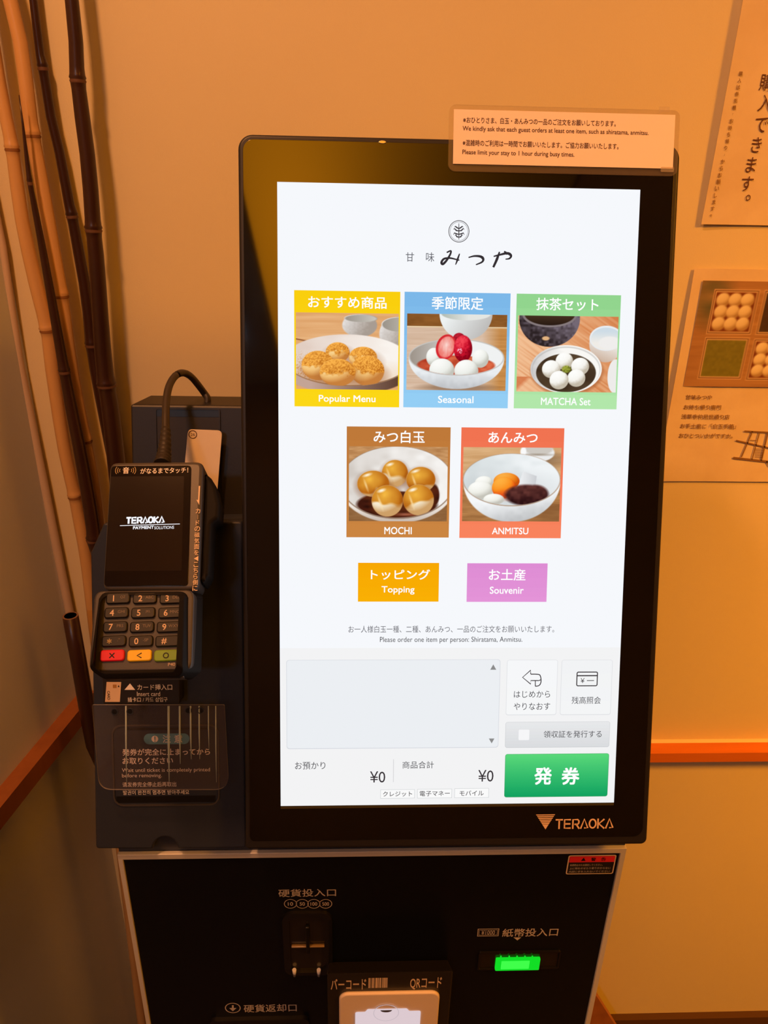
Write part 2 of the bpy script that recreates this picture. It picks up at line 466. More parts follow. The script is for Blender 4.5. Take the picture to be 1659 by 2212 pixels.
# the maker's lettering, drawn stroke by stroke
LOGO = {'T': [[(0, .92), (1.0, .92)], [(.5, .95), (.5, 0)]],
        'E': [[(.95, .92), (.08, .92), (.08, .08), (.95, .08)], [(.08, .5), (.9, .5)]],
        'R': [[(.08, 0), (.08, .92), (.75, .92), (.9, .78), (.9, .58), (.75, .45), (.3, .45)], [(.55, .45), (.98, 0)]],
        'A': [[(.0, 0), (.5, .97), (1.0, .08), (.5, .08)]],
        'O': [[(.5 + .45 * math.cos(math.radians(t)), .5 + .43 * math.sin(math.radians(t))) for t in range(0, 361, 24)]],
        'K': [[(.08, 0), (.08, 1)], [(.95, .95), (.2, .48), (.98, 0)]]}
def maker_lettering(mb, pl, x0, y0, x1, y1, z, m, wt):
    bx = pl.box(x0, y0, x1, y1); Wd = bx[2] - bx[0]; Ht = bx[3] - bx[1]
    adv = Wd / 7.0
    for i, ch in enumerate('TERAOKA'):
        cu = bx[0] + adv * i
        for st in LOGO[ch]:
            pts = [(cu + adv * (0.05 + 0.86 * a), bx[1] + Ht * b) for a, b in st]
            mb.stroke(pts, wt, z, m)
GOLD = principled('logo_print', (0.72, 0.50, 0.36), 0.5, 0.4)
mb = MB(); maker_lettering(mb, H, 1198, 1766, 1324, 1787.5, ZG + 0.0001, GOLD, 0.0013)
a, b, c = H.uv(1156.5, 1757), H.uv(1198, 1756.5), H.uv(1177, 1789)
nb = 9
for k in range(nb):                                            # the triangle is striped at the top and solid at the tip
    s0 = k / nb; s1 = s0 + (0.55 + 0.05 * k) / nb
    if k >= 6: s1 = 1.0 if k == 6 else s1
    if k > 6: break
    l0 = [a[i] * (1 - s0) + c[i] * s0 for i in (0, 1)]; r0 = [b[i] * (1 - s0) + c[i] * s0 for i in (0, 1)]
    l1 = [a[i] * (1 - s1) + c[i] * s1 for i in (0, 1)]; r1_ = [b[i] * (1 - s1) + c[i] * s1 for i in (0, 1)]
    mb.flat([l0, r0, r1_, l1], ZG + 0.0001, GOLD)
mb.build('maker_lettering', H.m, glass)

# ------------------------------------------------------------------ the pictures on the display (painted pixel by pixel)
class Pic:
    """a small picture; all coordinates are in the picture's own drawing units"""
    def __init__(s, x0, y0, x1, y1, nx, ny):
        s.X, s.Y = np.meshgrid(np.linspace(x0, x1, nx), np.linspace(y0, y1, ny))
        s.I = np.zeros((ny, nx, 3)); s.px = (x1 - x0) / (nx - 1); s.nx, s.ny = nx, ny
    def noise(s, sx, sy, seed=0):
        g = np.random.default_rng(seed).random((64, 64))
        a = s.X / sx; b = s.Y / sy
        i = np.floor(a).astype(int); j = np.floor(b).astype(int); fa = a - i; fb = b - j
        fa = fa * fa * (3 - 2 * fa); fb = fb * fb * (3 - 2 * fb)
        q = lambda di, dj: g[(j + dj) % 64, (i + di) % 64]
        return (q(0, 0) * (1 - fa) + q(1, 0) * fa) * (1 - fb) + (q(0, 1) * (1 - fa) + q(1, 1) * fa) * fb
    def put(s, col, mask):
        col = np.asarray(col, float)
        if col.ndim == 1: col = col[None, None, :]
        s.I = s.I * (1 - mask[..., None]) + col * mask[..., None]
    def grad(s, c0, c1, t):
        t = np.clip(t, 0, 1)[..., None]; return np.asarray(c0, float) * (1 - t) + np.asarray(c1, float) * t
    def e(s, cx, cy, rx, ry, soft=1.0, rot=0):
        dx, dy = s.X - cx, s.Y - cy
        if rot:
            c_, s_ = math.cos(math.radians(rot)), math.sin(math.radians(rot)); dx, dy = dx * c_ + dy * s_, -dx * s_ + dy * c_
        d = np.sqrt((dx / rx) ** 2 + (dy / ry) ** 2)
        return np.clip((1 - d) * min(rx, ry) / (s.px * soft) + 0.5, 0, 1)
    def half(s, nx_, ny_, c, soft=1.0):
        return np.clip((nx_ * s.X + ny_ * s.Y - c) / (s.px * soft) / math.hypot(nx_, ny_) + 0.5, 0, 1)
    def ball(s, cx, cy, rx, ry, light, mid, dark, soft=1.0, clip=None, rough=0.0, seed=1, ns=10):
        m = s.e(cx, cy, rx, ry, soft)
        if clip is not None: m = m * clip
        dx, dy = (s.X - cx) / rx, (s.Y - cy) / ry
        nz = np.sqrt(np.clip(1 - dx * dx - dy * dy, 0, 1))
        l = np.clip(-0.35 * dx - 0.65 * dy + 0.62 * nz, 0, 1)
        if rough: l = np.clip(l + rough * (s.noise(ns, ns, seed) - 0.5), 0, 1)
        c = np.where((l < 0.5)[..., None], s.grad(dark, mid, l * 2), s.grad(mid, light, l * 2 - 1))
        s.put(c, m); return m
    def wood(s, base, dark, sx, sy, seed=0, amt=0.8):
        n = 0.6 * s.noise(sx, sy, seed) + 0.4 * s.noise(sx * 0.5, sy * 0.35, seed + 1)
        return s.grad(base, dark, amt * n)

def pic_popular():
    p = Pic(165, 318, 1077, 1003, 221, 166)
    p.I = p.wood((236, 186, 134), (214, 150, 92), 400, 30, 3)
    p.put((150, 92, 52), p.half(-80, 425, -80 * 165 + 425 * 548) * p.half(80, -425, 80 * 165 - 425 * 560) * p.half(-1, 0, -600))
    for (cx, cy, rx, ry, oy) in ((730, 425, 155, 105, 365), (1075, 500, 170, 165, 415)):          # two cups behind
        m = np.maximum(p.e(cx, cy, rx, ry, 2) * p.half(0, 1, oy), p.e(cx + 10, oy, rx * 0.95, ry * (0.36 if cx < 900 else 0.42)))
        p.put(p.grad((240, 236, 234), (168, 156, 146), (p.X - cx + rx) / (2 * rx) + 0.15 * p.noise(14, 14, 5) + (p.Y - oy) / 500), m)
        p.put(p.grad((150, 142, 132), (205, 200, 190), (p.X - cx + rx) / (2 * rx)), p.e(cx + 10, oy, rx * 0.9, ry * (0.30 if cx < 900 else 0.38)))
    rim = p.e(625, 740, 560, 232, 1.5)
    p.put((120, 92, 74), p.e(625, 782, 565, 238, 2) * p.half(0, 1, 720))                              # outside of the plate
    p.put(p.grad((196, 164, 150), (92, 62, 48), (p.X - 300) / 800), p.e(625, 800, 600, 250, 2) * p.half(0, 1, 850))
    p.put(p.grad((226, 206, 194), (250, 244, 238), (p.X - 200) / 800 + 0.25 * (p.noise(120, 30, 8) - 0.5)), rim)
    p.put((112, 78, 56), rim * (1 - p.e(625, 735, 556, 229, 1.5)) * p.half(0, 1, 800))
    p.put((222, 168, 110), 0.55 * p.e(560, 905, 420, 70, 60) * rim)                                   # fallen powder
    p.put((206, 138, 70), (p.noise(7, 7, 4) > 0.62) * 0.8 * p.e(260, 830, 130, 110, 40) * rim)
    for k, (cx, cy, rx, ry) in enumerate(((535, 670, 106, 90), (762, 715, 126, 98), (360, 790, 146, 132), (802, 832, 150, 136), (536, 852, 162, 124))):
        p.put((150, 84, 40), 0.5 * p.e(cx + 12, cy + ry * 0.35, rx * 1.03, ry * 0.8, 22) * rim)
        m = p.ball(cx, cy, rx, ry, (255, 232, 176), (244, 196, 122), (200, 128, 60), 1.5, rim)
        top = m * np.clip((cy + ry * 0.18 - p.Y + 60 * (p.noise(26, 26, 20 + k) - 0.5)) / 26, 0, 1)
        n = p.noise(9, 9, 30 + k); d = ((p.X - cx) / rx * 0.4 + (p.Y - cy) / ry * 0.8)
        p.put(p.grad((250, 176, 72), (166, 84, 12), 0.36 + 0.9 * (n - 0.5) + 0.35 * d), top * 0.97)
    return p
def pic_seasonal():
    p = Pic(878, 679, 1093, 844, 216, 166)
    p.I = p.wood((226, 200, 178), (200, 166, 138), 60, 3, 9)
    p.put(p.wood((212, 152, 86), (176, 116, 56), 60, 4, 12), np.clip((p.X - 1040) / 40, 0, 1))
    p.put(p.wood((150, 96, 44), (116, 70, 28), 20, 9, 14), 1 - p.half(0, 1, 706))
    p.put((232, 206, 166), p.half(0, 1, 705.5) * (1 - p.half(0, 1, 708)))
    b = p.e(1004, 676, 57, 58)
    p.put(p.grad((238, 242, 242), (186, 184, 182), (p.X - 960) / 110 + (p.Y - 690) / 160), b)
    p.put(p.grad((176, 186, 176), (228, 230, 226), (p.X - 950) / 60), p.e(1004, 678, 53, 14) )
    body = p.e(985.5, 775, 103, 66, 1.3) * p.half(0, 1, 772)
    p.put((120, 84, 56), 0.55 * p.e(990, 838, 78, 9, 6))
    p.put(p.grad((236, 240, 243), (176, 178, 182), (p.Y - 800) / 55 + 0.2 * (p.noise(8, 8, 3) - 0.5)), body)
    rim = p.e(985.5, 772, 103, 40)
    p.put((198, 196, 192), rim)
    ins = p.e(985.5, 772, 100.5, 37.8)
    p.put(p.grad((160, 150, 140), (240, 242, 242), (p.X - 890) / 130), ins)
    syr = p.e(985, 789, 84, 21, 1.5) * ins
    p.put(p.grad((176, 58, 34), (222, 106, 70), p.noise(12, 6, 6) + (p.X - 985) / 300), syr)
    W_ = ((253, 253, 250), (236, 238, 232), (196, 196, 186))
    for (cx, cy, rx, ry) in ((936, 772, 16, 20), (1037, 774, 18, 20)): p.ball(cx, cy, rx, ry, *W_, clip=ins)
    p.ball(990, 731, 13, 12, (190, 30, 50), (150, 16, 36), (90, 6, 20), rough=0.5, ns=3)
    st = p.e(962, 750, 21, 28, 1, 18)
    p.put((214, 40, 48), st); p.put(p.grad((252, 214, 206), (238, 120, 110), np.hypot((p.X - 963) / 18, (p.Y - 748) / 25) + 0.35 * (p.noise(3, 6, 2) - 0.5)), p.e(963, 750, 17, 23.5, 2, 18))
    p.ball(999, 753, 20, 29, (244, 70, 84), (206, 20, 46), (140, 4, 24), rough=0.45, ns=3.2, seed=8)
    p.put((250, 170, 190), p.e(992, 758, 5, 7, 2) * (p.noise(2.2, 2.2, 5) > 0.5))
    for (cx, cy, rx, ry) in ((954, 800, 27, 25), (1007, 801, 26, 24)): p.ball(cx, cy, rx, ry, *W_, clip=ins)
    return p
def pic_matcha():
    p = Pic(1116, 683.5, 1331, 847.5, 216, 165)
    a = (p.X * 0.55 + p.Y * 0.85)
    q = Pic(1116, 683.5, 1331, 847.5, 216, 165); q.X, q.Y = p.X * 0.8 + p.Y * 0.55, -p.X * 0.55 + p.Y * 0.8
    p.I = p.grad((242, 190, 146), (212, 128, 74), 0.7 * q.noise(90, 3, 4) + 0.3 * q.noise(40, 9, 5) + (p.X - 1250) / 300)
    p.put((206, 104, 56), 0.7 * np.clip((830 - 1.0 * (p.X - 1116) - p.Y + 20) / 12, 0, 1) * p.half(0, 1, 815))
    b = p.e(1183, 690, 65, 60)
    p.put(p.grad((116, 104, 116), (44, 34, 36), p.noise(5, 5, 8) * 0.8 + (1183 - p.X) / 160 + (p.Y - 700) / 120), b)
    p.put((134, 122, 124), p.e(1183, 682, 58, 26)); p.put(p.grad((74, 52, 34), (40, 26, 18), (p.Y - 680) / 24), p.e(1183, 680, 54, 24))
    p.put((226, 178, 128), p.e(1176, 732, 8, 4.5, 2))
    p.put(p.grad((240, 236, 232), (206, 180, 160), (p.Y - 735) / 45 + (1300 - p.X) / 120), p.e(1306, 742, 36, 40) * p.half(0, 1, 728))
    p.put((232, 236, 240), p.e(1306, 730, 36, 27)); p.put(p.grad((206, 220, 230), (240, 236, 230), (p.Y - 715) / 25), p.e(1306, 731, 33, 24)); p.put((240, 238, 236), p.e(1314, 740, 24, 14, 3))
    p.put((238, 236, 234), p.e(1328, 812, 16, 37))
    p.put((170, 96, 52), 0.6 * p.e(1224, 803, 79, 52, 5))
    pl_ = p.e(1222, 798, 77, 52)
    p.put(p.grad((206, 204, 204), (250, 248, 244), (p.X - 1150) / 60 + 0.3 * (p.noise(12, 8, 3) - 0.5)), pl_)
    p.put((180, 178, 176), p.e(1222, 798, 74, 49.5) * (1 - p.e(1222, 800, 72, 48)) * 0.5)
    p.put(p.grad((58, 42, 28), (88, 68, 48), p.noise(20, 10, 2)), p.e(1222, 806, 64.6, 42))
    for (cx, cy, r) in ((985, 748, 78), (1128, 795, 80), (870, 822, 82), (1098, 900, 80), (943, 920, 85)):
        p.ball(980 + cx / 4.1475, 600 + cy / 4.1475, r / 4.1475, r / 4.1475 * 0.98, (255, 255, 253), (246, 244, 238), (196, 186, 168), rough=0.12, ns=3)
    p.put(p.grad((176, 184, 70), (86, 90, 26), p.noise(3, 3, 3)), p.e(1222.5, 798, 10, 8, 3))
    return p
def pic_mochi():
    p = Pic(108, 207, 786, 720, 213, 162)
    p.I = p.wood((214, 164, 112), (160, 106, 58), 60, 14, 4)
    p.put((110, 72, 40), 0.6 * p.half(0, 1, 600))
    p.put(p.grad((240, 232, 224), (196, 180, 168), (p.Y - 620) / 110), p.e(440, 470, 398, 262, 2) * p.half(0, 1, 440))
    rim = p.e(440, 455, 392, 250, 1.5)
    p.put((150, 124, 104), rim)
    ins = p.e(440, 452, 386, 245, 1.5)
    p.put(p.grad((206, 198, 190), (246, 243, 240), 0.5 + (p.X - 300) / 800 + 0.5 * (p.noise(60, 40, 3) - 0.5)), ins)
    sauce = np.maximum(p.e(440, 605, 278, 92, 3), p.e(690, 540, 42, 78, 3)) * ins
    p.put(p.grad((86, 34, 18), (44, 16, 10), p.noise(60, 20, 6)), sauce)
    p.put((214, 130, 100), p.e(520, 672, 60, 6, 6) * sauce)
    for k, (cx, cy, rx, ry) in enumerate(((423, 390, 90, 92), (602, 432, 100, 88), (275, 462, 110, 90), (373, 580, 108, 108), (588, 572, 106, 106))):
        p.put((120, 54, 16), 0.55 * p.e(cx, cy + 14, rx * 1.02, ry, 18) * ins)
        m = p.ball(cx, cy, rx, ry, (255, 250, 236), (246, 232, 204), (206, 160, 104), 1.5, ins)
        ww = 50 * (p.noise(50, 40, 40 + k) - 0.5)
        lim = cy + ry * (0.30 if k in (0, 3, 4) else 0.72)
        top = m * np.clip((lim - p.Y + ww + (0.25 * (cx - p.X) if k == 4 else 0)) / 22, 0, 1)
        d = np.hypot((p.X - cx) / rx + 0.2, (p.Y - cy) / ry + 0.35)
        p.put(p.grad((244, 182, 60), (180, 96, 14), d * 0.9 + 0.25 * (p.noise(40, 40, 50 + k) - 0.5)), top * 0.96)
        p.put((255, 246, 226), p.e(cx - rx * 0.38, cy - ry * 0.66, rx * 0.22, ry * 0.09, 4, -18))
        p.put((255, 226, 170), 0.9 * p.e(cx - rx * 0.45, cy + ry * 0.12, 5, ry * 0.3, 4, -20))
    return p
def pic_anmitsu():
    p = Pic(889, 214, 1562, 722, 211, 160)
    p.I = p.wood((226, 184, 136), (196, 146, 94), 150, 20, 6)
    p.put(p.wood((190, 136, 82), (140, 92, 50), 120, 16, 9), p.half(0, 1, 420))
    p.put((120, 76, 42), 0.5 * p.half(0, 1, 600) * np.clip((p.X - 1330) / 120, 0, 1))
    p.put((70, 52, 44), 0.5 * p.e(1450, 300, 110, 40, 25))
    p.put((236, 236, 236), p.e(1400, 250, 115, 60, 2)); p.put((206, 200, 192), p.e(1405, 222, 98, 42, 3)); p.put((160, 146, 130), p.e(1400, 262, 78, 6, 4)); p.put((250, 250, 250), p.e(1300, 240, 20, 30, 3))
    p.put(p.grad((246, 248, 250), (184, 186, 188), (p.Y - 560) / 190 + (p.X - 1228) / 1200 + 0.15 * (p.noise(30, 30, 3) - 0.5)), p.e(1228, 440, 336, 286, 2) * p.half(0, 1, 430))
    p.put((172, 140, 112), p.e(1226, 436, 337, 181, 1.5))
    ins = p.e(1226, 434, 332, 177, 1.5)
    p.put(p.grad((206, 214, 216), (240, 244, 246), 0.4 + (p.X - 1000) / 700 + 0.4 * (p.noise(60, 40, 8) - 0.5)), ins)
    p.put((176, 182, 186), 0.5 * p.e(1200, 520, 240, 90, 60) * ins)
    j = p.half(0.95, 0.3, 0.95 * 1285 + 0.3 * 430) * p.half(-0.95, -0.1, -0.95 * 1395 - 0.1 * 430) * p.half(-0.35, 1, -0.35 * 1330 + 385) * (1 - p.half(0, 1, 480))
    p.put(p.grad((236, 238, 240), (198, 200, 204), (p.X - 1290) / 120), j * 0.95)
    W_ = ((254, 254, 250), (238, 238, 230), (198, 196, 186))
    p.ball(1035, 455, 62, 44, *W_, clip=ins); p.ball(1190, 445, 90, 58, (252, 176, 70), (240, 134, 30), (204, 84, 10), clip=ins)
    p.ball(1012, 508, 86, 62, *W_, clip=ins)
    p.ball(1172, 490, 82, 74, (255, 178, 66), (250, 142, 30), (222, 74, 14), clip=ins)
    p.put((238, 84, 40), 0.6 * p.e(1180, 540, 40, 24, 16))
    an = np.maximum(p.e(1330, 540, 150, 72, 5), p.e(1390, 535, 92, 66, 5)) * ins
    p.put(p.grad((120, 66, 58), (44, 16, 18), 0.2 + p.noise(22, 18, 8) * 0.6 + (p.Y - 520) / 220), an)
    p.ball(1105, 570, 72, 38, *W_, clip=ins)
    return p

def put_picture(mb_name, pl, px0, py0, px1, py1, pic, z, parent, mat, gain=1.0):
    """the picture as a fine sheet of coloured cells"""
    bx = pl.box(px0, py0, px1, py1)
    ny, nx = pic.ny, pic.nx
    us = np.linspace(bx[0], bx[2], nx); vs = np.linspace(bx[3], bx[1], ny)
    return us, vs
def picture_mesh(name, corners, pic, z, fr, parent, mat, gain=1.0):
    """corners: tl, tr, br, bl in the face's own metres"""
    ny, nx = pic.ny, pic.nx
    tl, tr, br, bl = [np.array(c) for c in corners]
    a = np.linspace(0, 1, nx)[None, :, None]; b = np.linspace(0, 1, ny)[:, None, None]
    P = (tl * (1 - a) + tr * a) * (1 - b) + (bl * (1 - a) + br * a) * b
    V = np.concatenate([P, np.full((ny, nx, 1), z)], 2).reshape(-1, 3)
    idx = np.arange(nx * ny).reshape(ny, nx)
    Fq = np.stack([idx[1:, :-1], idx[1:, 1:], idx[:-1, 1:], idx[:-1, :-1]], -1).reshape(-1, 4)
    me = bpy.data.meshes.new(name); me.from_pydata(V.tolist(), [], Fq.tolist())
    c = np.clip(pic.I, 0, 255) / 255.0
    c = np.where(c <= 0.04045, c / 12.92, ((c + 0.055) / 1.055) ** 2.4) * gain
    ca = me.color_attributes.new('Col', 'FLOAT_COLOR', 'POINT')
    ca.data.foreach_set('color', np.concatenate([c, np.ones((ny, nx, 1))], 2).astype(np.float32).ravel())
    me.materials.append(mat)
    o = bpy.data.objects.new(name, me); COL.objects.link(o); place(o, fr, parent)
    return o
def join_into(o, extra):
    """merge a mesh object into another so that both stay one mesh"""
    bm = bmesh.new(); bm.from_mesh(o.data); n0 = len(bm.faces); ns = len(o.data.materials)
    bm.from_mesh(extra.data)
    bm.faces.ensure_lookup_table()
    for f in bm.faces[n0:]: f.material_index += ns
    for m in extra.data.materials: o.data.materials.append(m)
    bm.to_mesh(o.data); bm.free()
    me = extra.data; bpy.data.objects.remove(extra); bpy.data.meshes.remove(me)

WHT = glow((255, 255, 255))
def bx_rect(pl, x0, y0, x1, y1):
    b = pl.box(x0, y0, x1, y1); return [(b[0], b[1]), (b[2], b[1]), (b[2], b[3]), (b[0], b[3])]
def grad_tile(mb, pl, x0, y0, x1, y1, z, ctop, cbot, n=10, r=0):
    b = pl.box(x0, y0, x1, y1)
    for k in range(n):
        t0, t1 = k / n, (k + 1) / n; t = (k + .5) / n
        c = tuple(round(ctop[i] * (1 - t) + cbot[i] * t) for i in range(3))
        va, vb_ = b[3] - (b[3] - b[1]) * t0, b[3] - (b[3] - b[1]) * t1
        rr = (r if k == n - 1 else 0, r if k == n - 1 else 0, r if k == 0 else 0, r if k == 0 else 0)
        mb.flat(rrect(b[0], vb_, b[2], va, rr, 4) if r and k in (0, n - 1) else [(b[0], vb_), (b[2], vb_), (b[2], va), (b[0], va)], z, glow(c))

TILES = [
    ('おすすめ商品', 'Popular Menu', (636.5, 630.5, 863.5, 880), (640, 677.5, 860.5, 842), (666, 641, 835, 667), (689, 854, 811, 873), (250, 206, 14), (252, 216, 22), pic_popular,
     'yellow menu tile with powdered dumplings'),
    ('季節限定', 'Seasonal', (872.5, 634, 1099, 882), (878.5, 680, 1093, 844), (932, 642, 1043, 670), (945.5, 855.5, 1022, 871), (122, 182, 232), (150, 208, 246), pic_seasonal,
     'blue menu tile with strawberries in a bowl'),
    ('抹茶セット', 'MATCHA Set', (1112, 638, 1335, 884.3), (1116.5, 684, 1331.5, 847.5), (1157, 645, 1291, 672), (1167, 859.5, 1274, 875.5), (144, 212, 140), (180, 232, 172), pic_matcha,
     'green menu tile with white dumplings in dark soup'),
    ('みつ白玉', 'MOCHI', (749, 923, 971, 1161), (754, 965, 966, 1125.7), (807, 930, 917, 957), (830, 1137.6, 889, 1153.4), (190, 120, 56), (204, 134, 66), pic_mochi,
     'brown menu tile with glazed dumplings'),
    ('あんみつ', 'ANMITSU', (994, 925, 1214, 1162.5), (999, 966.8, 1209, 1126), (1054, 933.5, 1160, 957.5), (1061.7, 1139, 1140, 1153.5), (240, 114, 80), (250, 132, 94), pic_anmitsu,
     'orange red menu tile with bean paste and fruit in a bowl'),
    ('トッピング', 'Topping', (773.5, 1215, 947.5, 1298.5), None, (801, 1229, 928.5, 1251), (824, 1265, 895, 1283), (248, 168, 2), (250, 176, 4), None, 'plain orange menu button'),
    ('お土産', 'Souvenir', (1008, 1216, 1180.5, 1299), None, (1055, 1228, 1134, 1253), (1057, 1266, 1130, 1281.5), (222, 140, 212), (228, 148, 216), None, 'plain lilac menu button'),
]
Z1, Z2, Z3 = ZD + 0.00008, ZD + 0.00014, ZD + 0.00020
for jp, en, bx, ph, tb, eb, c0, c1, fn, lab in TILES:
    mb = MB()
    grad_tile(mb, H, *bx, Z1, c0, c1, 8)
    mb.text(H, jp, *tb, Z3, WHT, 0.012); mb.text(H, en, *eb, Z3, WHT, 0.012)
    o = mb.build('menu_tile', H.m, display, clean=False); o['label'] = lab
    if fn:
        b = H.box(*ph)
        t = picture_mesh('picture', [(b[0], b[3]), (b[2], b[3]), (b[2], b[1]), (b[0], b[1])], fn(), Z2, H.m, display, glow_attr())
        join_into(o, t)

# shop emblem and brush lettering on the display
K1, K2, K3 = glow((52, 46, 50)), glow((96, 96, 104)), glow((64, 64, 70))
def zp(x, y): return H.uv(840 + x / 2.5136, 200 + y / 2.5136)
mb = MB()
c = H.uv(990.5, 501.3); R_ = abs(H.uv(1013, 501)[0] - c[0])
mb.outline(ell(*c, R_, R_ * 1.02, 48), R_ * 0.06, Z3, K1); mb.outline(ell(*c, R_ * 0.86, R_ * 0.88, 48), R_ * 0.03, Z3, K2)
for (y0, y1) in ((715, 800),):
    mb.stroke([zp(378, 714), zp(378, 760), zp(378, 802)], [0.0004, 0.0007, 0.0004], Z3, K1)
for (yy, ln) in ((738, 24), (750, 30), (768, 30), (784, 22)):
    for sgn in (-1, 1):
        pts = [zp(378, yy + 5), zp(378 + sgn * ln * 0.45, yy - 1 if yy < 745 else yy + 3), zp(378 + sgn * ln * 0.8, yy - 8 if yy != 768 else yy - 2), zp(378 + sgn * ln, yy - 3 if yy != 768 else yy + 8)]
        mb.stroke(pts, [0.0006, 0.0010, 0.0008, 0.0003], Z3, K1)
mb.build('shop_emblem', H.m, display, clean=False)
mb = MB()
def curve_px(pts, n=8):
    P = [Vector(p) for p in pts]; out = []
    for i in range(len(P) - 1):
        a = P[max(i - 1, 0)]; b = P[i]; c_ = P[i + 1]; d = P[min(i + 2, len(P) - 1)]
        for k in range(n):
            t = k / n
            out.append(0.5 * ((2 * b) + (c_ - a) * t + (2 * a - 5 * b + 4 * c_ - d) * t * t + (3 * b - a - 3 * c_ + d) * t ** 3))
    out.append(P[-1]); return [tuple(q) for q in out]
def brush(pts, w0, w1, w2):
    q = curve_px(pts); n = len(q)
    ws = [w0 + (w1 - w0) * min(1, 2 * i / (n - 1)) if i < n / 2 else w1 + (w2 - w1) * (2 * i / (n - 1) - 1) for i in range(n)]
    mb.stroke([zp(*p) for p in q], ws, Z3, K1)
brush([(312, 872), (334, 863), (332, 880), (312, 914), (292, 934), (284, 925), (298, 906), (330, 902), (362, 909), (381, 914)], .0010, .0019, .0008)
brush([(382, 878), (374, 900), (368, 918), (360, 938)], .0008, .0016, .0006)
brush([(430, 899), (462, 891), (496, 894), (510, 908), (502, 924), (470, 938)], .0008, .0021, .0008)
brush([(566, 893), (600, 884), (640, 876), (660, 888), (652, 904), (630, 908)], .0009, .0021, .0007)
brush([(598, 868), (590, 892), (578, 922), (564, 952)], .0010, .0020, .0016)
brush([(622, 866), (632, 872), (638, 884)], .0009, .0015, .0006)
mb.text(H, '甘', 876, 546.5, 894, 566.5, Z3, K2, -0.012); mb.text(H, '味', 919.6, 546.5, 937.5, 567, Z3, K2, -0.012)
mb.build('shop_lettering', H.m, display, clean=False)
mb = MB()
mb.text(H, 'お一人様白玉一種、二種、あんみつ、一品のご注文をお願いいたします。', 754, 1350, 1197, 1365, Z3, K2, -0.008)
mb.text(H, 'Please order one item per person: Shiratama, Anmitsu.', 821, 1374, 1127.5, 1388.5, Z3, K3, -0.004)
mb.build('order_note', H.m, display, clean=False)

# basket panel, totals, buttons
mb = MB()
b = H.box(620.5, 1424, 1079, 1615)
mb.flat(rrect(*b, 0.0022, 4), Z1, glow((214, 217, 224))); mb.flat(rrect(b[0] + 0.0004, b[1] + 0.0006, b[2] - 0.0004, b[3] - 0.0003, 0.002, 4), Z2, glow((236, 239, 243)))
GT = glow((140, 140, 140))
mb.flat(H.pts([(1058, 1445), (1071, 1445), (1064.5, 1433.5)]), Z3, GT); mb.flat(H.pts([(1055, 1593), (1067, 1593), (1061, 1603.5)]), Z3, GT)
mb.build('basket_panel', H.m, display, clean=False)
mb = MB()
mb.text(H, '商品合計', 869, 1642, 936.6, 1657.5, Z3, K3, -0.006); mb.build('readout_caption', H.m, display, clean=False); mb = MB(); mb.text(H, '¥0', 1032, 1660.8, 1065, 1686, Z3, K1)
mb.build('amount', H.m, display, clean=False); mb = MB()
mb.text(H, 'お預かり', 637.7, 1643.5, 703, 1659.5, Z3, K3, -0.006); mb.build('readout_caption', H.m, display, clean=False); mb = MB()
mb.text(H, '¥0', 799, 1663.6, 832, 1688, Z3, K1); mb.build('amount', H.m, display, clean=False); mb = MB()
mb.flat(bx_rect(H, 849, 1638, 850.2, 1687), Z2, glow((206, 206, 208)))
mb.build('divider', H.m, display, clean=False)
for x0, x1, ya, yb_, t, tx0, tx1 in ((821.5, 895.5, 1702.8, 1722, 'クレジット', 827, 890), (901, 975.5, 1701.5, 1721.5, '電子マネー', 906, 971), (981, 1055, 1700.3, 1720.8, 'モバイル', 992, 1044)):
    mb = MB(); r = bx_rect(H, x0, ya, x1, yb_); mb.flat(r, Z1, glow((250, 250, 250))); mb.outline(r, 0.0003, Z2, glow((200, 204, 206)))
    mb.text(H, t, tx0, (ya + yb_) / 2 - 5.5, tx1, (ya + yb_) / 2 + 5.5, Z3, K1, 0.004)
    mb.build('payment_badge', H.m, display, clean=False)
def ui_button(x0, y0, x1, y1, ctop, cbot, edge, n=8):
    mb = MB(); b = H.box(x0, y0, x1, y1)
    mb.flat(rrect(*b, 0.0018, 4), Z1 - 0.00001, glow(edge))
    grad_tile(mb, H, x0 + 0.8, y0 + 0.6, x1 - 0.8, y1 - 1.2, Z1 + 0.00002, ctop, cbot, n, 0.0015)
    return mb
mb = ui_button(1093, 1424, 1202, 1543, (246, 247, 249), (246, 247, 248), (216, 218, 222))
def zb(x, y): return H.uv(1060 + x / 4.366, 1400 + y / 4.366)
A_ = [zb(*q) for q in curve_px([(372, 238), (420, 238), (455, 244), (467, 275), (466, 320), (448, 345), (415, 352)], 4)]
mb.stroke([zb(372, 238), zb(372, 200), zb(295, 268), zb(372, 332), zb(372, 298), zb(440, 298)], 0.00075, Z3, K1)
mb.stroke(A_, 0.00075, Z3, K1); mb.stroke([zb(415, 352), zb(415, 300), zb(450, 298), zb(466, 290)], 0.0007, Z3, K1)
mb.text(H, 'はじめから', 1109, 1490.5, 1187, 1505, Z3, K3, -0.006); mb.text(H, 'やりなおす', 1108.7, 1516, 1187, 1531.5, Z3, K3, -0.006)
o = mb.build('touch_button', H.m, display, clean=False); o['label'] = 'white start over button with a turned arrow'
mb = ui_button(1210, 1424, 1319.5, 1542.5, (242, 243, 245), (244, 245, 246), (216, 218, 222))
b = H.box(1243.5, 1449, 1289.5, 1480.5); mb.outline(rrect(*b, 0.0014, 4), 0.0008, Z3, K1)
mb.flat(bx_rect(H, 1244, 1456.5, 1289, 1459), Z3, K1); mb.flat(bx_rect(H, 1266, 1467.5, 1281.5, 1469), Z3, K1); mb.text(H, '¥', 1252.5, 1463, 1261, 1473.5, Z3, K1)
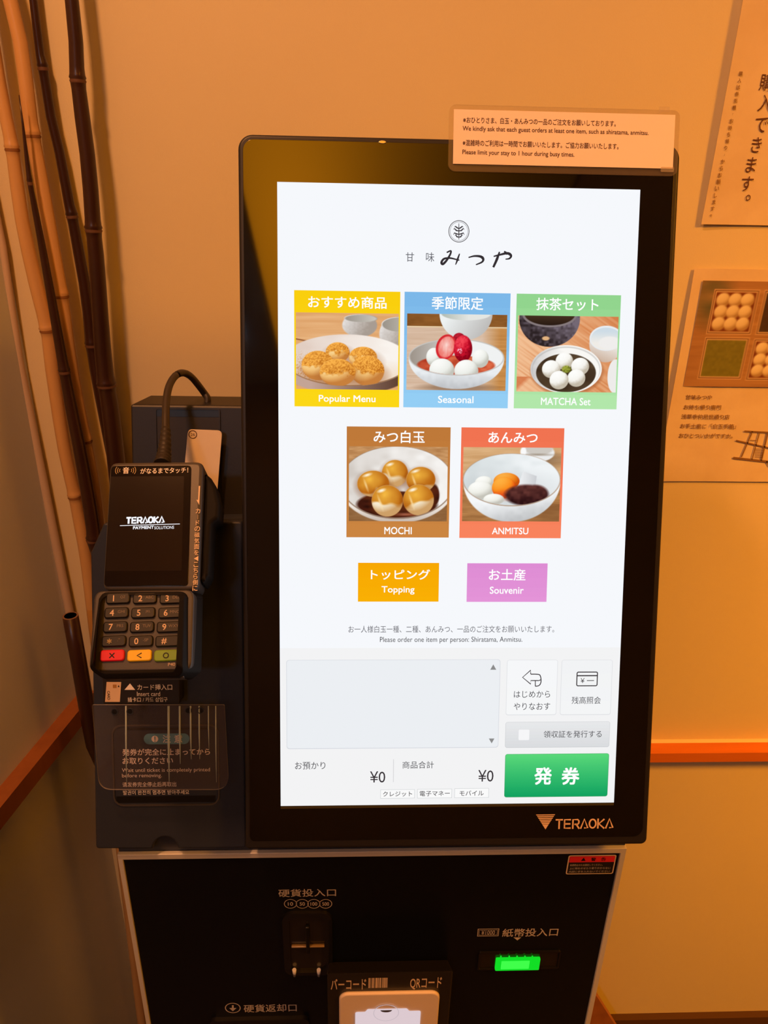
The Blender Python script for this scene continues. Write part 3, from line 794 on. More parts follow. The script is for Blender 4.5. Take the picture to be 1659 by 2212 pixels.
mb.text(H, '残高照会', 1233.4, 1503, 1296, 1518.5, Z3, K3, -0.006)
o = mb.build('touch_button', H.m, display, clean=False); o['label'] = 'white balance button with a card picture'
mb = ui_button(1090.7, 1557, 1315.5, 1612.5, (232, 233, 235), (218, 220, 223), (204, 206, 209))
mb.flat(rrect(*H.box(1119, 1574, 1142, 1596.5), 0.0008, 3), Z3, glow((246, 246, 248))); mb.text(H, '領収証を発行する', 1173, 1576, 1298, 1591, Z3, K3, -0.004)
o = mb.build('touch_button', H.m, display, clean=False); o['label'] = 'grey receipt button with a tick box'
mb = ui_button(1089.5, 1626, 1312.5, 1719, (90, 216, 122), (18, 162, 96), (60, 160, 100), 26)
mb.text(H, '発', 1153, 1655, 1190.5, 1692.5, Z3, WHT, 0.022); mb.text(H, '券', 1211.6, 1655, 1250, 1692.5, Z3, WHT, 0.022)
o = mb.build('touch_button', H.m, display, clean=False); o['label'] = 'green ticket issue button'

# ------------------------------------------------------------------ side unit with the ticket outlet
S = H.off(-0.020)
def spts(l): return S.pts(l)
uR = H.uv(524, 1500)[0] - 0.0015
sl = [(uR, S.uv(400, 1834)[1]), S.uv(206.5, 1834), S.uv(195.5, 1195), S.uv(224, 1130), (uR, S.uv(400, 1126)[1])]
sl = round_poly(ccw(sl), [0.0006, 0.0035, 0.0035, 0.010, 0.008] if False else 0.003, 4)
# finger notch cut into the bottom edge
vbot = S.uv(356, 1834)[1]; nc = S.uv(357, 1834)[0]; nr = abs(S.uv(384, 1830)[0] - nc)
out = []
sl = ccw(sl)
done = False
for i, p in enumerate(sl):
    q = sl[(i + 1) % len(sl)]
    out.append(p)
    if not done and abs(p[1] - vbot) < 0.0015 and abs(q[1] - vbot) < 0.0015 and (p[0] - nc) * (q[0] - nc) < 0:
        s_ = 1 if q[0] > p[0] else -1
        for k in range(13):
            a = math.pi - math.pi * k / 12
            out.append((nc + s_ * nr * math.cos(a), vbot + nr * 1.0 * math.sin(a)))
        done = True
mb = MB(); mb.prism(out, -0.020, 0.0, GREYP, 0.0016)
side = mb.build('side_unit', S.m, kiosk)
mb = MB(); mb.prism([(sl_[0], sl_[1]) for sl_ in inset(sl, 0.0015)], -0.085, -0.0200, GREYP, 0)
mb.build('side_body', S.m, kiosk)
# rear tower of the side unit: leaning front, level top
T = H.off(-0.088)
tf = [T.uv(281, 874), (H.uv(524, 900)[0] - 0.002, T.uv(500, 877)[1]), (H.uv(524, 900)[0] - 0.002, T.uv(400, 1330)[1]), T.uv(292, 1330)]
tw = [T.m @ Vector((x, y, 0)) for x, y in tf]
back = [Vector((p.x + (0.010 if i in (0, 3) else 0), p.y + 0.030, p.z - (0.0 if i < 2 else 0))) for i, p in enumerate(tw)]
me = MB(); me.add([tuple(p) for p in tw + back], [(3, 2, 1, 0), (0, 1, 5, 4), (4, 5, 6, 7), (0, 4, 7, 3), (1, 2, 6, 5), (3, 7, 6, 2)], HOUSING)
tower = me.build('rear_tower', ID, kiosk)
bv = tower.modifiers.new('bevel', 'BEVEL'); bv.width = 0.0018; bv.segments = 2
# recess in the tower front
T2 = T.off(0.0006)
rp = T.box(343, 888, 476, 1300)
mb = MB(); mb.ring(rrect(rp[0] - .0012, rp[1] - .0012, rp[2] + .0012, rp[3] + .0012, .002, 3), rrect(*rp, .0015, 3), 0, .0016, HOUSING)
mb.flat(rrect(*rp, .0015, 3), 0.0004, principled('recess_brown', (0.012, 0.008, 0.006), 0.5))
mb.flat([(rp[0], rp[3] - .006), (rp[2], rp[3] - .006), (rp[2], rp[3]), (rp[0], rp[3])], 0.0007, DARK)
mb.build('tower_recess', T.m, tower)

# ticket outlet: shallow panel, slot and printed caution
mb = MB()
b = S.box(247, 1568, 471, 1737)
mb.ring(rrect(b[0] - .0012, b[1] - .0012, b[2] + .0012, b[3] + .0012, .008, 5), rrect(*b, .007, 5), -0.0008, 0.0012, principled('outlet_rim', (0.05, 0.046, 0.05), 0.35, 0.5))
mb.flat(bx_rect(S, 275, 1571.5, 448, 1576), 0.0006, DARK)
mb.flat(bx_rect(S, 252, 1719, 466, 1733), 0.0004, DARK)
mb.build('ticket_outlet', S.m, side)
BLUEP = principled('blue_print', (0.09, 0.30, 0.45), 0.5)
mb = MB(); zi = 0.0005
b = S.box(311, 1584, 409.5, 1607); mb.flat(rrect(*b, (b[3] - b[1]) * .49, 8), zi, BLUEP)
cc = S.uv(335, 1595.5); mb.flat(ell(*cc, .0027, .0027, 24), zi + .0002, INK_W); mb.flat(bx_rect(S, 334, 1590, 336.5, 1597.5), zi + .0004, BLUEP); mb.flat(ell(*S.uv(335.2, 1600), .0005, .0005, 10), zi + .0004, BLUEP)
mb.text(S, '注', 352, 1587, 369, 1603.5, zi + .0002, INK_W, .006); mb.text(S, '意', 377, 1587, 394, 1603.5, zi + .0002, INK_W, .006)
mb.text(S, '発券が完全に止まってから', 265, 1616.5, 454, 1631, zi, INK_W, .010); mb.text(S, 'お取りください', 265, 1636, 374, 1650, zi, INK_W, .010)
mb.text(S, 'Wait until ticket is completely printed', 264, 1658.5, 454, 1669, zi, INK_W); mb.text(S, 'before removing.', 264, 1670.5, 350, 1681, zi, INK_W)
mb.text(S, '请发券完全停止后再取出', 265, 1688.5, 381, 1699, zi, INK_W); mb.text(S, '발권이 완전히 멈추면 받아주세요', 266.5, 1706, 409, 1716, zi, INK_W)
mb.build('caution_lettering', S.m, side, clean=False)
# clear guard in front of the outlet
G = H.off(0.004)
gp = ccw(G.pts([(198.5, 1523), (484.5, 1523), (494, 1706), (206.5, 1706)]))
gp = G.pts([(198.5, 1523), (484.5, 1523), (494.5, 1706.5), (213.5, 1706.5)])
gr = round_poly(ccw(gp), [0.012, 0.010, 0.001, 0.001], 7)
# order of corners after ccw starts at the same point or is reversed: pick radii by height
base = ccw(gp); vm = sum(p[1] for p in base) / 4
gr = round_poly(base, [0.011 if p[1] < vm else 0.001 for p in base], 7)
ACR = clear_plastic('clear_acrylic', (0.93, 0.92, 0.95), 0.022, (0.62, 0.58, 0.66), 0.05)
ACE = clear_plastic('acrylic_edge', (0.6, 0.6, 0.65), 0.30, (0.75, 0.72, 0.78), 0.15)
mb = MB(); mb.prism(gr, -0.0016, 0.0, ACR, 0, mside=ACE)
guard = mb.build('ticket_guard', G.m, kiosk); guard['label'] = 'clear acrylic plate over the ticket outlet'
for (x, y) in ((248, 1537.5), (281, 1536.5), (407, 1534.5), (433.5, 1534.5)):
    mb = MB(); c = G.uv(x, y)
    mb.ring(ell(*c, .0027, .0027, 20), ell(*c, .0020, .0020, 20), 0, .0006, GREYP); mb.flat(ell(*c, .0020, .0020, 20), .0002, DARK)
    mb.build('screw', G.m, guard)
# thin tubes added on the guard as streak reflections, bluish glint in their colour
for (x, y1, wd) in ((272, 1690, 3.2), (364, 1690, 4.6), (388, 1650, 3.8), (411.5, 1640, 3.6), (430, 1640, 3.0), (450, 1620, 2.2), (466, 1690, 2.2)):
    a = G.uv(x, 1525); b_ = G.uv(x + 1.5, y1); r = wd * 0.0002
    mb = MB(); mb.tube([(a[0], a[1], 0), ((a[0] + b_[0]) / 2 - .0002, (a[1] + b_[1]) / 2, 0), (b_[0], b_[1], 0)], [r, r, r * .4], clear_plastic('reflection_plastic', (0.85, 0.88, 0.92), 0.42, (0.68, 0.88, 1.0), 0.25), 8)
    mb.build('reflection_streak', G.m, guard)
# card slot block under the terminal
CB = H.off(-0.004)
mb = MB(); b = CB.box(222, 1462, 388, 1521)
mb.prism(rrect(*b, .001, 3), -0.0158, 0, principled('slot_block', (0.012, 0.010, 0.010), 0.4), .0006)
block = mb.build('card_slot_block', CB.m, kiosk)
mb = MB(); zi = .0002
cr = ccw(CB.pts([(230.5, 1473), (262, 1473), (259, 1516), (227, 1516)])); mb.flat(cr, zi, principled('card_print', (0.75, 0.55, 0.36), 0.5))
mb.flat(bx_rect(CB, 244, 1478.5, 252, 1486), zi + .0001, principled('chip_print', (0.42, 0.20, 0.04), 0.5)); mb.flat(CB.pts([(254.5, 1484), (258.5, 1484), (256.5, 1479)]), zi + .0001, DARK)
V, Fs, a0, b0, a1, b1 = text_shape('CARD', 0.01); cc = CB.uv(235, 1502); hh = .0072 / (a1 - a0)
mb.add([(cc[0] + (y - (b0 + b1) / 2) * hh * 1.05, cc[1] - (x - (a0 + a1) / 2) * hh, zi + .0001 + h_) for x, y, h_ in V], Fs, DARK)
mb.flat(CB.pts([(269, 1490), (292, 1490), (281, 1476)]), zi, INK_W)
mb.text(CB, 'カード挿入口', 297, 1478, 372, 1490.5, zi, INK_W, .006); mb.text(CB, 'Insert card', 296, 1494, 346, 1503.5, zi, INK_W); mb.text(CB, '插卡口 / 카드 삽입구', 276, 1506, 362, 1516, zi, INK_W)
mb.build('slot_label', CB.m, block, clean=False)

# ------------------------------------------------------------------ cabinet
C = CAB
cu0 = (C.uv(252, 1846)[0] + C.uv(319, 2206)[0]) / 2; cu1 = (C.uv(1350, 1836)[0] + C.uv(1286.5, 2151)[0]) / 2
cv1 = C.uv(800, 1836)[1]; cvb = 0.012
hd = head.matrix_basis
fw = abs(C.uv(264.5, 1900)[0] - C.uv(252, 1900)[0]) if False else 0.0052
mb = MB(); mb.prism([(cu0 + .0005, cvb), (cu1 - .0005, cvb), (cu1 - .0005, cv1 + 0.02), (cu0 + .0005, cv1 + 0.02)], -0.27, -0.0021, GREYP)
cabinet = mb.build('cabinet', C.m, kiosk)
iu0 = (C.uv(265, 1850)[0] + C.uv(326.5, 2206)[0]) / 2; iu1 = (C.uv(1334, 1845)[0] + C.uv(1278, 2151)[0]) / 2; iv1 = C.uv(800, 1846.5)[1]
mb = MB(); mb.ring([(cu0, cvb), (cu1, cvb), (cu1, cv1), (cu0, cv1)], [(iu0, cvb + .012), (iu1, cvb + .012), (iu1, iv1), (iu0, iv1)], -0.002, 0.002, STEEL)
fr_ = mb.build('steel_frame', C.m, cabinet); fr_['label'] = 'brushed steel edging of the cabinet front'
bv = fr_.modifiers.new('bevel', 'BEVEL'); bv.width = 0.0006; bv.segments = 2
mb = MB(); mb.flat([(iu0, cvb + .012), (iu1, cvb + .012), (iu1, iv1), (iu0, iv1)], 0.0, PANEL)
panel = mb.build('front_panel', C.m, cabinet)
mb = MB(); zi = .0002
mb.text(C, '硬貨投入口', 601.4, 1920, 726, 1936.5, zi, INK_G, .006)
for x, t in ((627.5, '10'), (653, '50'), (678, '100'), (703.5, '500')):
    c = C.uv(x, 1952); rx = abs(C.uv(x + 14, 1952)[0] - c[0]); ry = abs(C.uv(x, 1942)[1] - c[1])
    mb.outline(ell(*c, rx, ry, 28), .0006, zi, INK_G); mb.text(C, t, x - 4 - 1.6 * len(t) + 1.5, 1948.5, x + 4 + 1.6 * len(t) - 1.5, 1956, zi, INK_G, .01)
mb.build('coin_lettering', C.m, panel, clean=False); mb = MB()
mb.text(C, '硬貨返却口', 526.6, 2169, 641, 2185.5, zi, INK_G, .006)
c = C.uv(503, 2177); mb.outline(ell(*c, abs(C.uv(520, 2177)[0] - c[0]), abs(C.uv(503, 2166)[1] - c[1]), 30), .0009, zi, INK_G)
mb.flat(C.pts([(501, 2171), (505, 2171), (505, 2177), (511, 2177), (503, 2184), (495, 2177), (501, 2177)]), zi, INK_G)
mb.build('return_lettering', C.m, panel, clean=False); mb = MB()
mb.outline(bx_rect(C, 1031.5, 2005.7, 1077.5, 2022), .0006, zi, INK_G); mb.outline(bx_rect(C, 1034.5, 2008.5, 1074.5, 2019.5), .0003, zi, INK_G); mb.text(C, '¥1000', 1040, 2009.5, 1069, 2018.5, zi, INK_G)
mb.text(C, '紙幣投入口', 1085.5, 2005, 1205.5, 2022.5, zi, INK_G, .006); mb.flat(C.pts([(1109, 2024.5), (1126, 2024.5), (1117.5, 2031)]), zi, INK_G)
mb.build('note_lettering', C.m, panel, clean=False)
# coin slot with its bezel, hood and inner faces
b = C.box(627, 1975, 704, 2096)
mb = MB()
mb.ring(rrect(b[0] - .006, b[1] - .004, b[2] + .006, b[3] + .004, .010, 6), rrect(*b, .008, 6), 0, .0030, principled('slot_black', (0.008, 0.007, 0.007), 0.22, 0.5))
mb.prism(rrect(*b, .008, 6), 0, .0006, principled('slot_floor', (0.012, 0.009, 0.006), 0.18, 0.6))
bb = C.box(627, 1975, 704, 2038)
mb.prism([(.0006, bb[1] - .001), (.0052, bb[1]), (.0030, bb[3]), (.0006, bb[3])], b[0] + .001, b[2] - .001, principled('slot_hood', (0.02, 0.016, 0.012), 0.15, 0.6)) if False else None
um = (b[0] + b[2]) / 2
mb.box(um - .0016, bb[1] - .008, .0006, um + .0016, bb[3] - .012, .0045, DARK, .0006)
mb.box(b[0] + .0012, bb[1] - .0016, .0006, b[2] - .0012, bb[1], .0035, principled('slot_ledge', (0.20, 0.13, 0.05), 0.25, 0.6), .0005)
coin = mb.build('coin_slot', C.m, panel)
for x in (636.5, 689):
    mb = MB(); c = C.uv(x, 2094); mb.tube([(c[0], c[1] - .006, .002), (c[0], c[1] + .004, .0032)], [.0014, .0019], principled('clear_stud', (0.6, 0.6, 0.62), 0.1, 0.8), 10); mb.build('stud', C.m, coin)
mb = MB(); b = C.box(458, 2196, 670, 2290)
mb.ring(rrect(b[0], b[1], b[2], b[3], .006, 5), rrect(b[0] + .005, b[1] + .005, b[2] - .005, b[3] - .005, .004, 5), 0, .004, principled('slot_black', (0, 0, 0))); mb.flat(rrect(b[0] + .005, b[1] + .005, b[2] - .005, b[3] - .005, .004, 5), .0006, DARK)
mb.build('coin_return', C.m, panel)
# bill slot with the green lit mouth
mb = MB(); b = C.box(1036, 2056, 1205, 2089)
mb.ring(rrect(b[0] - .0015, b[1] - .0015, b[2] + .0015, b[3] + .0015, .002, 3), rrect(*b, .001, 3), 0, .0016, principled('slot_black', (0, 0, 0)))
mb.flat(rrect(*b, .001, 3), .0004, principled('slot_floor', (0, 0, 0)))
bill = mb.build('bill_slot', C.m, panel)
mb = MB(); P_ = C.off(.003); b = P_.box(1071, 2073, 1166, 2097)
GRN = glow((20, 232, 40), 0.9); GRN2 = glow((60, 255, 70), 1.15)
mb.prism(rrect(b[0], b[1], b[2], b[3], .001, 3), -0.0026, 0.0, GRN, .0006)
for k in range(4):
    x0 = b[0] + .005 + k * (b[2] - b[0] - .016) / 4
    mb.box(x0, b[1] + .0035, 0, x0 + .0072, b[3] - .0018, .0008, GRN2, .0003)
for x in (1082, 1100, 1117, 1134, 1150):
    c = P_.uv(x, 2072); mb.tube([(c[0], c[1] - .002, -.001), (c[0], c[1] + .0028, -.001)], .0007, GRN, 8)
o = mb.build('lit_mouth', C.m.copy() if False else P_.m, bill); o['label'] = 'glowing green mouth of the bill slot'
# code reader box
Rr = C.off(0.030)
mb = MB(); b = Rr.box(709, 2109, 967, 2380)
top_v = C.uv(840, 2075)[1]
RDR = principled('reader_black', (0.016, 0.013, 0.010), 0.35, 0.5)
z_c = -0.0298
pts = [(b[0], b[1]), (b[2], b[1]), (b[2], b[3]), (b[0], b[3])]
Vv = [(x, y, 0) for x, y in pts] + [(b[0], b[1], z_c), (b[2], b[1], z_c), (b[2], top_v, z_c), (b[0], top_v, z_c)]
mb.add(Vv, [(0, 1, 2, 3), (3, 2, 6, 7), (0, 3, 7, 4), (1, 5, 6, 2), (4, 5, 1, 0), (5, 4, 7, 6)], RDR)
reader = mb.build('code_reader', Rr.m, kiosk)
bv = reader.modifiers.new('bevel', 'BEVEL'); bv.width = 0.0015; bv.segments = 2
mb = MB(); zi = .0002; PK = principled('peach_print', (0.72, 0.55, 0.40), 0.5)
mb.text(Rr, 'QRコード', 886, 2111, 954, 2136.5, zi, PK, .010); mb.build('reader_lettering', Rr.m, reader, clean=False); mb = MB()
mb.text(Rr, 'バーコード', 714.5, 2114, 791, 2137.5, zi, PK, .010); mb.build('reader_lettering', Rr.m, reader, clean=False); mb = MB()
b2 = Rr.box(796, 2112, 839, 2133.5); uu = b2[0]
for k, wd in enumerate((3, 1, 1, 2, 1, 1, 3, 1, 1, 2, 4, 1, 2, 1, 1, 1, 3, 2, 1, 1, 2, 1, 3, 1, 2, 1, 1, 2)):
    un = (b2[2] - b2[0]) / 46.0
    if k % 2 == 0: mb.flat([(uu, b2[1]), (uu + wd * un, b2[1]), (uu + wd * un, b2[3]), (uu, b2[3])], zi, PK)
    uu += wd * un
mb.build('barcode_mark', Rr.m, reader, clean=False)
mb = MB(); b = Rr.box(733.5, 2144.5, 942, 2350); b4 = Rr.box(767, 2180, 903, 2340); b5 = Rr.box(789, 2171.5, 883, 2185)
CREAM = principled('cream_plastic', (0.80, 0.66, 0.52), 0.5, 0.4)
mb.prism(rrect(*b, .0085, 7), 0, .003, CREAM, .0015)
plate = mb.build('reader_plate', Rr.m, reader); plate['label'] = 'cream rounded plate around the reading window'
mb = MB()
wo = [(b4[0], b4[1]), (b4[2], b4[1]), (b4[2], b4[3]), (b5[2], b4[3]), (b5[2] - .002, b5[3]), (b5[0] + .002, b5[3]), (b5[0], b4[3]), (b4[0], b4[3])]
wo = round_poly(ccw(wo), .002, 3)
mb.prism(wo, .0031, .0040, glow((226, 206, 212), 0.95), .0003)
c = Rr.uv(834, 2172); mb.flat(ell(c[0], c[1], .0052, .0030, 16, 180, 360), .0042, principled('sensor_grey', (0.07, 0.07, 0.12), 0.4))
mb.outline(ell(c[0], c[1] - .004, .0115, .0115, 28), .0006, .0041, glow((206, 190, 198), 0.9))
o = mb.build('reading_window', Rr.m, kiosk if False else reader); o['label'] = 'softly lit pale reading window'
# warning sticker
mb = MB(); w4 = [C.uv(1228, 1846), C.uv(1334, 1845.5), C.uv(1326, 1887.5), C.uv(1222.5, 1888)]
wu0 = (w4[0][0] + w4[3][0]) / 2; wu1 = (w4[1][0] + w4[2][0]) / 2 - .0008; wv1 = (w4[0][1] + w4[1][1]) / 2 - .0006; wv0 = (w4[2][1] + w4[3][1]) / 2
mb.flat(rrect(wu0, wv0, wu1, wv1, .0018, 4), .00015, principled('sticker_white', (0.72, 0.58, 0.46), 0.5))
mb.flat(rrect(wu0 + .001, wv0 + .001, wu1 - .001, wv1 - .001, .0012, 4), .00025, principled('sticker_black', (0.012, 0.008, 0.008), 0.5))
vr = wv1 - (wv1 - wv0) * .36
mb.flat([(wu0 + .0012, vr), (wu1 - .0012, vr), (wu1 - .0012, wv1 - .0012), (wu0 + .0012, wv1 - .0012)], .00035, principled('sticker_red', (0.68, 0.02, 0.035), 0.45))
hw = wu1 - wu0; hh = wv1 - wv0
vc = (vr + wv1 - .0012) / 2
mb.flat([(wu0 + hw * .27, vc - .0018), (wu0 + hw * .37, vc - .0018), (wu0 + hw * .32, vc + .0022)], .00045, DARK)
mb.text_uv('警', wu0 + hw * .53, vc, .0042, .00045, DARK, .01); mb.text_uv('告', wu0 + hw * .74, vc, .0042, .00045, DARK, .01)
for k, t in enumerate(('転倒防止のため固定してください。', '上に物をのせたり寄りかからない', '内部に手を入れないでください')):
    V, Fs, a0, b0, a1, b1 = text_shape(t); L_ = hw * (.86 if k else .68); sx = L_ / (a1 - a0); sy = .0026 / (b1 - b0)
    vv = vr - .0032 - k * .0040
    mb.add([(wu0 + hw * .06 + (x - a0) * sx, vv + (y - (b0 + b1) / 2) * sy, .00045 + h_) for x, y, h_ in V], Fs, INK_G)
o = mb.build('warning_sticker', C.m, cabinet, clean=False); o['label'] = 'red and black warning sticker in the corner of the cabinet'

# ------------------------------------------------------------------ payment terminal
ey_c = Vector((-0.046, -0.955, 0.292)).normalized()
ex_c = Vector((1.0, -0.028, 0.066)); ex_c = (ex_c - ey_c * ex_c.dot(ey_c)).normalized()
TM = Plane(frame(at_depth(320, 1136, 0.548), RW @ ex_c, RW @ ey_c))
TERM = principled('terminal_grey', (0.055, 0.050, 0.050), 0.42, 0.5, bump=(1600, 0.05))
TERM_D = principled('terminal_dark', (0.010, 0.009, 0.009), 0.6, 0.10)
term = thing('payment_terminal', TM.m @ Vector((0, -.11, -.03)), 'grey card payment terminal with a keypad, mounted left of the bright touchscreen', 'payment terminal')
def tb(x, y): return TM.uv(x, y)
body = round_poly(ccw([tb(237, 998), tb(440, 996), tb(428, 1275), tb(221, 1275)]), .006, 5)
mb = MB(); mb.prism(body, -0.026, 0.0, TERM, .003, steps=3)
tbody = mb.build('terminal_body', TM.m, term)
gl = round_poly(ccw([tb(241, 1007), tb(413.5, 1006), tb(406.5, 1266), tb(225, 1267)]), .003, 4)
mb = MB(); mb.prism(gl, -.0004, .0006, principled('terminal_glass', (0.006, 0.004, 0.004), 0.07, 0.6), .0002)
tgl = mb.build('terminal_glass', TM.m, term)
dsp = [tb(240, 1030), tb(398, 1029), tb(392, 1233), tb(229, 1234)]
mb = MB(); mb.flat(ccw(dsp), .00065, principled('terminal_lcd', (0.012, 0.008, 0.007), 0.10, 0.6)); mb.build('terminal_display', TM.m, tgl)
mb = MB(); zi = .0008
mb.text(TM, '音', 266, 1010, 279.5, 1024, zi, INK_W, .012); mb.text(TM, 'がなるまでタッチ！', 304, 1011, 407, 1023.5, zi, INK_W, .010)
AMB = principled('amber_print', (0.45, 0.32, 0.12), 0.5)
for sx, cx in ((-1, 262), (1, 282)):
    for k in range(3):
        c = tb(cx + sx * (2 + 3.6 * k), 1017); r = .0010 + .0006 * k
        a = [(c[0] + sx * r * (math.cos(math.radians(t)) - .6), c[1] + r * 1.5 * math.sin(math.radians(t))) for t in range(-55, 56, 22)]
        mb.stroke(a, .0004, zi, AMB)
mb.build('terminal_lettering', TM.m, tgl, clean=False)
mb = MB(); LW = glow((250, 250, 255), 1.0)
maker_lettering(mb, TM, 273, 1117, 356, 1131, zi, LW, .0013); mb.flat(bx_rect(TM, 260, 1133.6, 389, 1135), zi, LW)
mb.text(TM, 'PAYMENT', 288, 1137, 333, 1143.5, zi, LW, .03); mb.text(TM, 'SOLUTIONS', 334, 1137, 376.5, 1143.5, zi, LW, .005)
mb.build('lit_lettering', TM.m, tgl, clean=False)
# the swipe side: arrow and upright lettering
mb = MB(); zi = .0003
a = [tb(429.5, 1050), tb(432.5, 1050), tb(430.5, 1091), tb(424.5, 1080), tb(428, 1080)]
mb.flat(ccw(a), zi, PK)
for k, ch in enumerate('カードの磁気面を◀こちら側に'):
    t = k / 13.0; c = tb(427.8 - 6.5 * t, 1104 + 167 * t); hgt = .0037
    body_ch = '｜' if ch == 'ー' else ch
    mb.text_uv(body_ch, c[0], c[1], hgt, zi, PK, .008, 0.95)
mb.build('swipe_lettering', TM.m, tbody, clean=False)
# swipe reader lobe on the right
lob = round_poly(ccw([tb(436, 1010), tb(452, 1024), tb(463, 1042), tb(471, 1082), tb(469, 1112), tb(453, 1124), tb(447, 1235), tb(430, 1262)]), .0035, 4)
mb = MB(); mb.prism(lob, -.030, -.0075, TERM_D, .003); mb.build('swipe_reader', TM.m, term)
# keypad: plate, shroud, keys
kp = round_poly(ccw([tb(205, 1277), tb(420, 1274), tb(414, 1449), tb(192, 1452)]), .006, 5)
mb = MB(); mb.prism(kp, -.022, .0010, TERM, .0015); kplate = mb.build('keypad_plate', TM.m, term)
TS = TM.off(.016)
def six(pl, l): return round_poly(ccw([pl.uv(*q) for q in l]), .0050, 4)
so = six(TS, [(204, 1271), (393, 1269), (390, 1448), (377, 1459), (212, 1463), (190, 1446)])
si_t = six(TS, [(210, 1280), (382, 1278), (376, 1436), (368, 1448), (216, 1452), (199, 1440)])
so_b = six(TM, [(203, 1270), (428, 1268), (424, 1445), (402, 1463), (212, 1464), (189, 1447)])
si_b = six(TM, [(217, 1281), (400, 1278), (396, 1440), (388, 1446), (212, 1450), (206, 1444)])
N = len(so)
cvs = [p[1] for p in so]; vtop, vbt = max(cvs), min(cvs)
def hz(v):                                                    # low along the top edge and the bottom lip, high at the sides
    t = (v - vbt) / (vtop - vbt)
    return .0150 * min(1.0, max(0.16, min(.25 + t * 4.0, (1 - t) * 4.0)))
V = [(x, y, hz(y)) for x, y in so] + [(x, y, hz(y)) for x, y in si_t] + [(x, y, -.020) for x, y in so_b] + [(x, y, .0008) for x, y in si_b]
Fc = []
for i in range(N):
    j = (i + 1) % N
    Fc += [(i, j, N + j, N + i), (2 * N + i, 2 * N + j, j, i), (N + i, N + j, 3 * N + j, 3 * N + i)]
mb = MB(); mb.add(V, Fc, TERM_D, True); shroud = mb.build('keypad_shroud', TM.m, term)
shroud.data.polygons.foreach_set('use_smooth', [False] * len(shroud.data.polygons))
bv = shroud.modifiers.new('bevel', 'BEVEL'); bv.width = .0012; bv.segments = 2; bv.limit_method = 'ANGLE'
KEYB = principled('key_black', (0.010, 0.009, 0.009), 0.4, 0.5)
KM = {'red': principled('key_red', (0.70, 0.012, 0.03), 0.4), 'yellow': principled('key_yellow', (0.85, 0.55, 0.02), 0.4), 'green': principled('key_green', (0.20, 0.36, 0.03), 0.4)}
KI = principled('key_print', (0.70, 0.52, 0.38), 0.5); KS = principled('key_print_small', (0.22, 0.17, 0.13), 0.5)
rows = [(257, 314.5, 372, 1294), (253.5, 311, 369, 1325), (251, 308.5, 366, 1355.5), (248, 306, 363, 1386), (244.5, 303, 360.5, 1417)]
legend = [[('1', 'QZ'), ('2', 'ABC'), ('3', 'DEF')], [('4', 'GHI'), ('5', 'JKL'), ('6', 'MNO')], [('7', 'PRS'), ('8', 'TUV'), ('9', 'WXY')], [('*', ',\'"'), ('0', '-SP'), ('#', '')], [('x', ''), ('<', ''), ('o', '')]]
for r, row in enumerate(rows):
    for q in range(3):
        c = tb(row[q], row[3]); kw, kh = .0081, .00385
        mt = KEYB if r < 4 else KM[('red', 'yellow', 'green')[q]]
        mb = MB(); mb.prism(rrect(c[0] - kw, c[1] - kh, c[0] + kw, c[1] + kh, .0020, 4), .0008, .0030, mt, .0009)
        zk = .0032
        big, small = legend[r][q]
        if r < 4:
            mb.text_uv(big, c[0] - (.0028 if small else 0.002), c[1], .0042 if big != '*' else .0034, zk, KI if big != '*' else AMB, .01)
            if small: mb.text_uv(small, c[0] + .0034, c[1] + .0006, .0020, zk, KS)
        elif big == 'x':
            for s_ in (-1, 1): mb.stroke([(c[0] - .0016, c[1] - .0016 * s_), (c[0] + .0016, c[1] + .0016 * s_)], .0007, zk, DARK)
        elif big == '<': mb.stroke([(c[0] + .0016, c[1] + .0016), (c[0] - .0014, c[1]), (c[0] + .0016, c[1] - .0016)], .0007, zk, DARK)
        else: mb.outline(ell(c[0], c[1], .0020, .0020, 22), .0007, zk, DARK)
        k_ = mb.build('key', TM.m, term, clean=False)
        if r == 4: k_['label'] = ('red cancel key', 'yellow back key', 'green enter key')[q]
mb = MB(); mb.text(TM, 'P40', 364, 1432, 379, 1439, .0013, KS if False else KI, .0); mb.build('plate_lettering', TM.m, kplate, clean=False)
# lower lip of the terminal
mb = MB(); mb.prism(round_poly(ccw([TM.off(-.002).uv(214, 1452), TM.off(-.002).uv(401, 1450), TM.off(-.002).uv(396, 1464), TM.off(-.002).uv(220, 1465)]), .0015, 3), -.018, -.001, principled('terminal_lip', (0.10, 0.075, 0.06), 0.4), .001); mb.build('front_lip', TM.m, term)
# bracket that carries the terminal on the side unit
p_a = TM.m @ Vector((0.0, 0.0, -.025)); 
mid = S.inv @ p_a
q0 = S.uv(315, 1140); q1 = S.uv(312, 1420)
top3 = [TM.m @ Vector((x, y, -.0255)) for x, y in ((-.022, .030), (.022, .030), (.022, -.075), (-.022, -.075))]
bot3 = []
for p in top3:
    l = S.inv @ p; bot3.append(S.m @ Vector((l.x, l.y - .006, min(.0005, l.z - .001))))
mb = MB(); mb.add([tuple(p) for p in top3 + bot3], [(0, 3, 2, 1), (4, 5, 6, 7), (0, 1, 5, 4), (1, 2, 6, 5), (2, 3, 7, 6), (3, 0, 4, 7)], TERM_D)
mb.build('mounting_bracket', ID, term)
